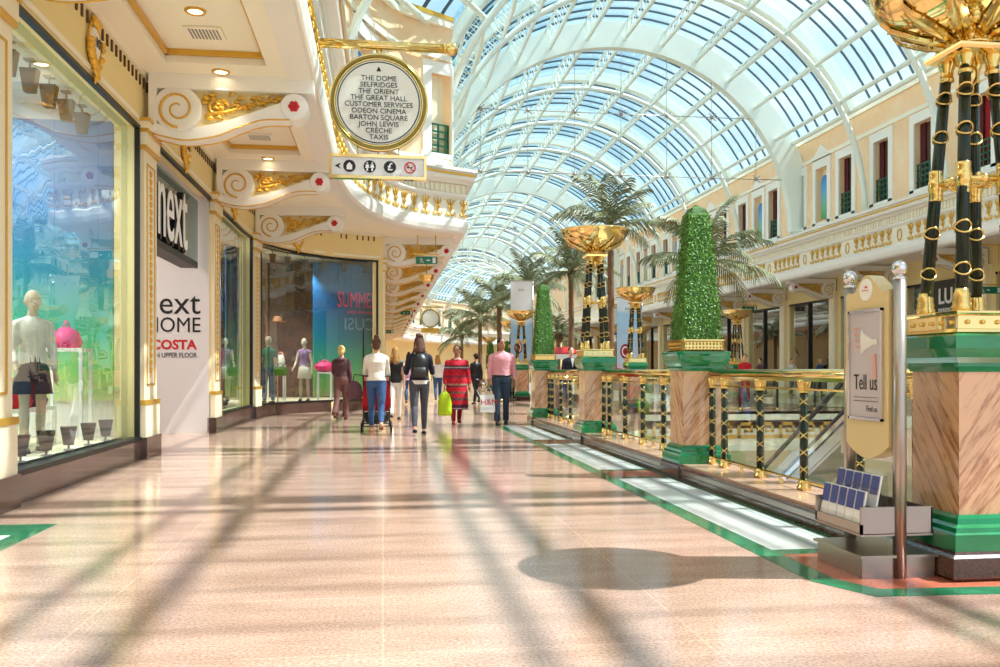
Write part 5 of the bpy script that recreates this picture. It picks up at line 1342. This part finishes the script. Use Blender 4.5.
def hair(J, mt, style='bun', L=.3):
    s, t = J['s'], J['t']; m = MB()
    m.ell((0,.020,.034), (.080,.092,.088), 18, 12); 
    if style != 'short': m.ell((0,.06,-.02), (.07,.06,.08), 14, 10)
    else: m.ell((0,.05,-.0), (.072,.05,.07), 14, 10)
    if style == 'bun': m.ell((0,.05,.13), (.045,.045,.04), 12, 9)
    if style == 'pony': m.ell((0,.12,.06), (.035,.035,.04), 10, 8); m.tube([(0,.13,.05),(0,.16,-.03),(0,.15,-.16),(0,.13,-.26)], [.03,.04,.035,.012], 10)
    if style == 'long': m.tube([(0,.05,.02),(0,.075,-.1),(0,.09,-.1-L*.5),(0,.09,-.1-L)], [.070,.074,.066,.02], 14); m.ell((-.06,.02,-.08),(.035,.05,.12),10,8); m.ell((.06,.02,-.08),(.035,.05,.12),10,8)
    if style == 'long':
        q = random.Random(len(t.name)+int(L*100))
        for k in range(16): a = q.uniform(-1,1); zz = -.1-L*q.uniform(.6,1.1); m.tube([(a*.06,.07,.02),(a*.09,.10+q.uniform(-.01,.02),-.1),(a*.10+q.uniform(-.02,.02),.11,zz)], [.02,.02,.006], 5)
    if style == 'spiky': 
        for k in range(14): a = k*2.4; m.tube([(0,.09,.06),(.06*math.cos(a),.12+.03*math.sin(a),.07+.06*math.sin(a))], [.02,.006], 5)
    # clear the face
    m.v = [(x, (y if y > -.045 else -.045), z) if z > .03 else (x, max(y, -.01), z) for x, y, z in m.v]
    m.xf(J['Mh']); return fixn(m.build('hair', mt, t), .010, 2)
def face(J, mt='black'):
    t = J['t']
    m = MB()
    for e_ in (-1,1): m.ell((e_*.028,-.068,.008),(.011,.006,.006),8,6); m.tube([(e_*.015,-.074,.026),(e_*.043,-.064,.026)], .0035, 5)
    m.xf(J['Mh']); m.build('eyes', mt, t)
    m = MB(); m.ell((0,-.080,-.062),(.02,.006,.006),10,6); m.xf(J['Mh']); m.build('mouth', 'curtain_red', t)
B = PI   # back to the camera
# blonde woman in the brown tracksuit
t, J = figure('person', 'blonde person in a plum hooded top and brown velour trousers walking beside the shop window', 'person', -.95, 20.6, B-.15, 1.70, legL=(.12,.1), legR=(-.22,.3), armL=(-.1,.12,.2), armR=(.5,.15,.7), build=1.02)
top(J, 'plum', 'hooded_top', ex=.02); trousers(J, 'brown_velour', ex=.02, flare=.05); shoes(J, 'brown_velour'); hair(J, 'hair_blonde', 'spiky')
m = MB(); m.torus((0,.07,1.43*J['s']+J['dz']), .07, .035, n=16, m=8); m.build('hood', 'plum', t)
# mother with the stroller
t, J = figure('person', 'person with a brown bun in a white jacket and blue jeans pushing the red stroller', 'person', -.12, 16.3, B, 1.74, legL=(-.25,.35), legR=(.22,.12), armL=(.45,.12,.6), armR=(.45,.12,.6))
top(J, 'black', 'dark_shirt', zlo=.86, ex=.010, sleeve=0); top(J, 'cream_cloth', 'white_jacket', zlo=.97, ex=.024); trousers(J, 'jeans_blue', 'jeans', length=.86, ex=.012, flare=.012); shoes(J, 'tan_shoe'); hair(J, 'hair_brown', 'bun')
# woman behind in black
t, J = figure('person', 'person with long honey hair, black top and pale trousers ahead of the stroller pusher', 'person', .28, 20.4, B, 1.68, legL=(.25,.1), legR=(-.25,.4), armL=(-.2,.1,.2), armR=(.2,.1,.2), build=.98)
top(J, 'black', 'black_top', sleeve=.15); trousers(J, 'off_white'); shoes(J, 'dark_grey'); hair(J, 'hair_honey', 'long', .2)
# mauve scarf walker
t, J = figure('person', 'distant person in a mauve cardigan and blue jeans beside the backpack wearer', 'person', .85, 29.5, B, 1.70, legL=(.2,.1), legR=(-.2,.4), armL=(-.2,.1,.2), armR=(.2,.1,.2), vox=.014)
top(J, 'mauve', 'cardigan', flare=.05, ex=.02); trousers(J, 'jeans_blue', 'jeans'); shoes(J, 'dark_grey'); hair(J, 'hair_dark', 'bun')
# backpack walker
t, J = figure('person', 'person with a messy brown bun wearing dark cardigan, charcoal leggings and a black backpack', 'person', .64, 15.7, B, 1.76, legL=(.2,.05), legR=(-.24,.3), armL=(.15,.2,1.9), armR=(.15,.2,1.9), build=1.0)
top(J, 'off_white', 'white_shirt', ex=.012, sleeve=0); top(J, 'navy', 'cardigan', zlo=.97, ex=.018, flare=.0); trousers(J, 'charcoal', 'leggings', ex=.006, flare=.006, length=.95); shoes(J, 'black'); hair(J, 'hair_brown', 'long', .12)
m = MB(); m.ell((0.01,.06,.115), (.052,.045,.038), 10, 8); m.ell((-.03,.07,.10), (.035,.035,.03), 8, 6); m.xf(J['Mh']); m.build('hair_bun', 'hair_brown', t)
bp = thing('backpack', 'black backpack worn by the person in charcoal leggings', 'backpack', (.64,15.7,0), B); s, dz = J['s'], J['dz']
m = MB(); m.rings([(1.02*s+dz,0,.19,.13,.07),(1.06*s+dz,0,.20,.155,.09),(1.2*s+dz,0,.21,.155,.095),(1.34*s+dz,0,.19,.14,.08),(1.43*s+dz,0,.17,.09,.05),(1.45*s+dz,0,.16,.03,.02)], 20); m.build('bag_body', 'black', bp)
m = MB(); m.rings([(1.03*s+dz,0,.27,.10,.03),(1.1*s+dz,0,.29,.115,.04),(1.2*s+dz,0,.29,.10,.03)], 16); m.build('front_pocket', 'dark_grey', bp)
for k in (-1,1): MB().tube([(k*.09,.17,1.42*s+dz),(k*.11,.03,1.475*s+dz),(k*.12,-.115,1.38*s+dz),(k*.14,-.10,1.2*s+dz),(k*.12,.13,1.05*s+dz)], .018, 7).build('strap', 'black', bp)
# white shirt walker
t, J = figure('person', 'distant person in a white shirt and blue jeans beside the person in red', 'person', 2.0, 32.5, B, 1.70, legL=(.2,.1), legR=(-.2,.4), vox=.014)
top(J, 'white', 'shirt', ex=.02); trousers(J, 'jeans_blue', 'jeans'); shoes(J, 'dark_grey'); hair(J, 'hair_honey', 'long', .15)
# woman in red
t, J = figure('person', 'dark-haired person in a long patterned red dress carrying a lime green bag', 'person', 1.55, 18.6, .1, 1.66, skin='skin_brown', legL=(.12,.06), legR=(-.15,.2), armL=(.08,.2,.15), armR=(-.05,.2,.2), build=1.28, head_turn=-.35)
s, dz = J['s'], J['dz']; m = MB()
T = torso(s, dz, J['w'], .02, True, .97, 1.48); z, cx, cy, rx, ry = T[0]
m.rings([(.33*s,0,0,.25,.17),(.5*s,0,0,.245,.17),(.7*s,0,0,.235,.165),(.86*s+dz,0,.005,.225,.16)]+T, 26)
for k in 'LR':
    m.ell(J['sh'+k], (.07*s,)*3, 10, 8); e_, wr = J['el'+k], J['wr'+k]; m.tube([J['sh'+k], e_, e_.lerp(wr,.75)], [.07*s,.062*s,.058*s], 12)
fixn(m.build('red_dress', 'dress_print', t), .011, 3); m = MB()
for k in 'LR': m.tube([J['kn'+k].lerp(J['an'+k],.1), J['an'+k]], [.06,.045], 10)
m.build('leggings', 'curtain_red', t)
shoes(J, 'curtain_red'); hair(J, 'hair_dark', 'short'); face(J)
m = MB(); m.torus((0,-.02,1.45*s+dz), .075, .016, n=18, m=6, sy=1.2); m.build('neckline_trim', 'cream_cloth', t)
def carrier(pos, w, h, d, mt, name, lab, rz=0, txt=None):
    t = thing(name, lab, 'shopping bag', pos, rz); m = MB()
    m.rings([(-h,0,0,w*.42,d*.45),(-h*.93,0,0,w*.5,d*.5),(-h*.5,0,0,w*.5,d*.5),(-.16*h,0,0,w*.36,d*.35),(-.02,0,0,w*.12,d*.2)], 16) if not txt else m.frus((0,0), -h, w*.95, -.14, w, d, d*.5)
    m.build('bag_body', mt, t)
    m = MB()
    for k in (-1,1): m.tube([(-w*.2,k*d*.15,-.14),(-w*.12,k*d*.1,-.02),(0,0,.005),(w*.12,k*d*.1,-.02),(w*.2,k*d*.15,-.14)], .008, 6)
    m.build('handle', mt, t)
    if txt: MB().merge(text_mb(txt, .17, .002), face_mat('front', (0,-d*.5-.006,-h*.6))).build('bag_lettering', 'red', t)
def wpos(t, p):
    a = t.rotation_euler[2]; return (t.location.x+p.x*math.cos(a)-p.y*math.sin(a), t.location.y+p.x*math.sin(a)+p.y*math.cos(a), p.z+t.location.z)
carrier(wpos(t, J['handL']), .30, .52, .18, 'lime', 'carrier_bag', 'bulging lime green carrier bag held by the person in the red dress')
# man in pink shirt
t, J = figure('person', 'dark-haired man in a pink shirt and dark jeans carrying a white bag', 'person', 2.48, 18.4, -.12, 1.82, skin='skin_brown', legL=(.14,.06), legR=(-.12,.12), armL=(.05,.12,.12), armR=(-.15,.14,.2), build=1.12, head_turn=.45, fem=False)
top(J, 'pink_shirt', 'shirt', zlo=.97, ex=.018, sleeve=.85, fem=False); trousers(J, 'jeans_dark', 'jeans', ex=.014, flare=.03, fem=False); shoes(J, 'black'); hair(J, 'hair_dark', 'short'); face(J)
s, dz = J['s'], J['dz']
m = MB(); T = torso(s, dz, J['w'], .022, False, .97, .97)[0]; m.rings([(T[0]+.0,0,T[2],T[3],T[4]),(T[0]+.035,0,T[2],T[3],T[4])], 22); m.build('belt', 'black', t)
m = MB(); m.torus((0,0,1.475*s+dz), .065, .018, n=18, m=6); m.build('collar', 'pink_shirt', t)
carrier(wpos(t, J['handL']), .36, .50, .14, 'white', 'paper_bag', 'white H&M paper bag with red letters held by the man in the pink shirt', 0, 'H&M')
# dark-clothed pedestrian
t, J = figure('person', 'distant person in black coat walking along the rail behind the woman in red', 'person', 3.1, 29.5, B+.5, 1.72, legL=(.3,.1), legR=(-.3,.4), vox=.014)
top(J, 'black', 'coat', ex=.03, flare=.04); trousers(J, 'black'); shoes(J, 'black'); hair(J, 'hair_dark', 'short')
# suited person on the bridge
x_, y_, _ = at(571, 370, 24.8)
t, J = figure('person', 'person in a dark suit and white shirt standing on the bridge behind the second torchiere', 'person', x_, y_, .1, 1.78, vox=.014, legL=(0,0), legR=(0,0), fem=False)
top(J, 'navy', 'suit_jacket', ex=.025, fem=False); trousers(J, 'navy', fem=False); shoes(J, 'black'); hair(J, 'hair_dark', 'short'); m = MB(); m.prism([(-.05,1.46*J['s']),(.05,1.46*J['s']),(0,1.2*J['s'])], -.155, -.14, 'xz'); m.build('shirt_front', 'white', t)
# people across the void
for (u, t_, mt, tr, hr, lab) in ((745,30.5,'red_fabric','red_fabric','hair_dark','person in red on the cross bridge seen through the balustrade glass'),(592,25.5,'lime','jeans_blue','hair_brown','person in a bright green top on the cross bridge'),(820,40,'jeans_blue','navy','hair_honey','person in a blue top beside the opposite shop window'),(760,41,'plum','charcoal','hair_dark','person in a plum top in front of the opposite grey shop column'),(792,40.5,'cream_cloth','jeans_dark','hair_brown','person in a cream jacket on the opposite gallery')):
    x_, y_, _ = at(u, 370, t_); t, J = figure('person', lab, 'person', x_, y_, rnd.uniform(-1.5,1.5), 1.7, vox=.018); top(J, mt, 'top', ex=.02, vox=.018); trousers(J, tr); shoes(J, 'black'); hair(J, hr, 'short')

# mannequins --------------------------------------------------------
def mannequin(x, y, rz, lab, tm, bm_, z=.29, skirt=False, sl=.3, extra=None):
    t, J = figure('mannequin', lab, 'mannequin', x, y, rz, 1.72, skin='mannequin', legL=(.08,.05), legR=(-.05,.08), armL=(.2,.15,.6), armR=(-.1,.15,.3), build=.9, vox=.013, z=z, group='dressed mannequins in the shop windows')
    top(J, tm, 'top', ex=.015, sleeve=sl, vox=.013)
    if skirt:
        m = MB(); dz = J['dz']; m.rings([(.62+dz,0,0,.2,.16),(.85+dz,0,0,.17,.13),(1.02+dz,0,0,.135,.10)], 20); m.build('skirt', bm_, t)
    else: trousers(J, bm_, 'trousers')
    shoes(J, 'black'); m = MB(); m.lathe((0,0,-.0), [(.16,0),(.16,.012),(.02,.014)], 20); m.build('stand_plate', 'steel', t)
mannequin(-3.72, 10.0, .6, 'mannequin in a white top and dark skirt in the big shop window', 'off_white', 'navy', .27, True, .9)
mannequin(-2.95, 23.45, -.6, 'mannequin in a teal top and jeans at the pilaster end of the wide curved window', 'teal_cloth', 'jeans_blue')
mannequin(-2.15, 24.75, -.3, 'mannequin in a patterned top and pale shorts in the middle of the wide curved window', 'print_cloth', 'cream_cloth', .29, True, .0)
table(-2.9, 24.6, .29, .5, .5, 1.0, 'white display table between the two mannequins of the curved window')
for (dx, zz, c_, lab) in ((-.12,1.29,'red_fabric','red bag on the white table between the mannequins'),(.13,1.29,'cream_cloth','cream bag on the white table between the mannequins')):
    m = MB(); m.rings([(0,0,0,.1,.08),(.1,0,0,.12,.09),(.24,0,0,.09,.05),(.28,0,0,.03,.02)], 12); m.torus((0,0,.28),.06,.01,rot=Matrix.Rotation(PI/2,3,'X'),n=12,m=5); o = m.build('bag', c_); o.location = (-2.9+dx,24.6,zz); tag(o, lab, 'bag')
m = MB(); m.lathe((0,0,0), [(.24,0),(.25,.01),(.12,.03),(.11,.12),(.06,.15),(.01,.155)], 20); o = m.build('sun_hat', 'tan_shoe'); o.location = (-2.75,23.75,2.42); tag(o, 'brown sun hat on a tall rod in the curved window', 'hat')
m = MB(); m.tube([(0,0,0),(0,0,2.13)], .015, 8); m.lathe((0,0,0), [(.12,0),(.12,.015)], 16); o = m.build('display_rod', 'steel'); o.location = (-2.75,23.75,.29); tag(o, 'tall thin rod carrying the brown sun hat', 'display stand')
m = MB(); m.rings([(0,0,0,.14,.07),(.12,0,0,.18,.09),(.22,0,0,.15,.07)], 14); m.torus((0,0,.24),.07,.01,rot=Matrix.Rotation(PI/2,3,'X'),n=14,m=5); o = m.build('handbag', 'leaf_a'); o.location = (-2.62,23.25,1.0); tag(o, 'green handbag held by the mannequin at the pilaster end of the curved window', 'bag')
m = MB(); m.ell((0,0,0),(.3,.2,.14),14,8); m.tube([(-.2,0,.1),(0,0,.2),(.2,0,.1)],.02,6); o = m.build('gift_basket', 'pink'); o.location = (-1.62,25.05,1.23); tag(o, 'bright pink bag beside the middle mannequin in the curved window', 'bag')
table(-1.62, 25.05, .29, .4, .4, .8, 'small white table holding the bright pink bag')
shp = bpy.data.lights.new('shop_lamp', 'AREA')
for (x, y, z, e_, sx, s2) in ((-5.6,9.6,4.5,260,2.0,3.5),(-5.2,19,4.5,160,1.6,3),(-6,14.4,4.15,90,3,3),(21.6,40,4.4,120,1.5,40)):  # unseen area lights added to lift the shop interiors
    l = bpy.data.lights.new('shop_lamp', 'AREA'); l.shape = 'RECTANGLE'; l.size = sx; l.size_y = s2; l.energy = e_; l.color = (1,.93,.82); o = bpy.data.objects.new('shop_lamp', l); COL.objects.link(o); o.location = (x,y,z)

for (x, y) in ((-3.3,23.3),(-2.9,24.4),(-2.2,24.9),(-3.2,25.6)):
    l = bpy.data.lights.new('track_lamp', 'SPOT'); l.energy = 190; l.spot_size = math.radians(100); l.spot_blend = .7; l.shadow_soft_size = .04; l.color = (1,.94,.84); o = bpy.data.objects.new('track_lamp', l); COL.objects.link(o); o.location = (x,y,4.1); o.rotation_euler = (math.radians(25),0,.3)
# stroller ----------------------------------------------------------
t = thing('stroller', 'red and black baby stroller pushed by the person in the white jacket', 'stroller', (-.12,16.75,0), B)
for sx in (-1,1):
    for y in (.42,-.32):
        m = MB(); m.torus((sx*.27,y,.09), .075, .02, rot=Matrix.Rotation(PI/2,3,'Y'), n=20, m=7); m.lathe((sx*.27,y,.09), [(.045,-.012),(.045,.012)], 14, False, True, 'x'); m.build('wheel', 'black', t)
m = MB()
for sx in (-.24,.24): m.tube([(sx,.42,.12),(sx,.1,.5),(sx,.05,.75),(sx,.50,1.04)], .014, 8); m.tube([(sx,-.32,.12),(sx,.08,.6)], .014, 8)
m.tube([(-.24,.50,1.04),(.24,.50,1.04)], .016, 8); m.tube([(-.24,.42,.12),(.24,.42,.12)], .012, 6); m.tube([(-.24,-.32,.12),(.24,-.32,.12)], .012, 6); m.build('frame', 'dark_grey', t)
m = MB(); m.add([(-.25,.12,.42),(.25,.12,.42),(.25,.26,.95),(-.25,.26,.95),(-.25,.06,.42),(.25,.06,.42),(.25,.2,.95),(-.25,.2,.95)], [(0,1,2,3),(7,6,5,4),(0,3,7,4),(1,5,6,2),(3,2,6,7),(0,4,5,1)]); m.span((-.25,-.3,.38),(.25,.12,.44)); m.span((-.27,-.2,.44),(-.24,.15,.62)); m.span((.24,-.2,.44),(.27,.15,.62)); m.build('seat', 'red_fabric', t)
m = MB(); 
for k in range(7):
    a0, a1_ = k*PI/12-.3, (k+1)*PI/12-.3; m.add([(sx, .12-.34*math.sin(a), .78+.32*math.cos(a)) for a in (a0,a1_) for sx in (-.26,.26)], [(0,1,3,2)], True)
m.build('hood', 'black', t)
m = MB(); m.rings([(.16,0,.12,.19,.2),(.2,0,.12,.23,.24),(.36,0,.12,.24,.25)], 18); m.build('basket', 'black', t)
hb = thing('shoulder_bag', 'dark shoulder bag hanging from the stroller handle', 'bag', (-.52,16.35,.62), 0)
MB().rings([(0,0,0,.12,.07),(.1,0,0,.16,.09),(.26,0,0,.12,.06),(.33,0,0,.04,.03)], 16).build('bag_body', 'plum', hb); MB().tube([(-.03,0,.3),(0,0,.45),(.16,.0,.43)], .01, 6).build('strap', 'dark_grey', hb)
um = thing('umbrella', 'tall thin black closed umbrella strapped upright to the stroller', 'umbrella', (-.36,16.5,.9), 0)
MB().tube([(0,0,0),(0,0,.5),(0,0,1.0),(0,0,1.05)], [.012,.016,.012,.003], 8).build('canopy', 'black', um); MB().tube([(0,0,-.1),(0,0,0)], .012, 6).build('handle', 'dark_grey', um)
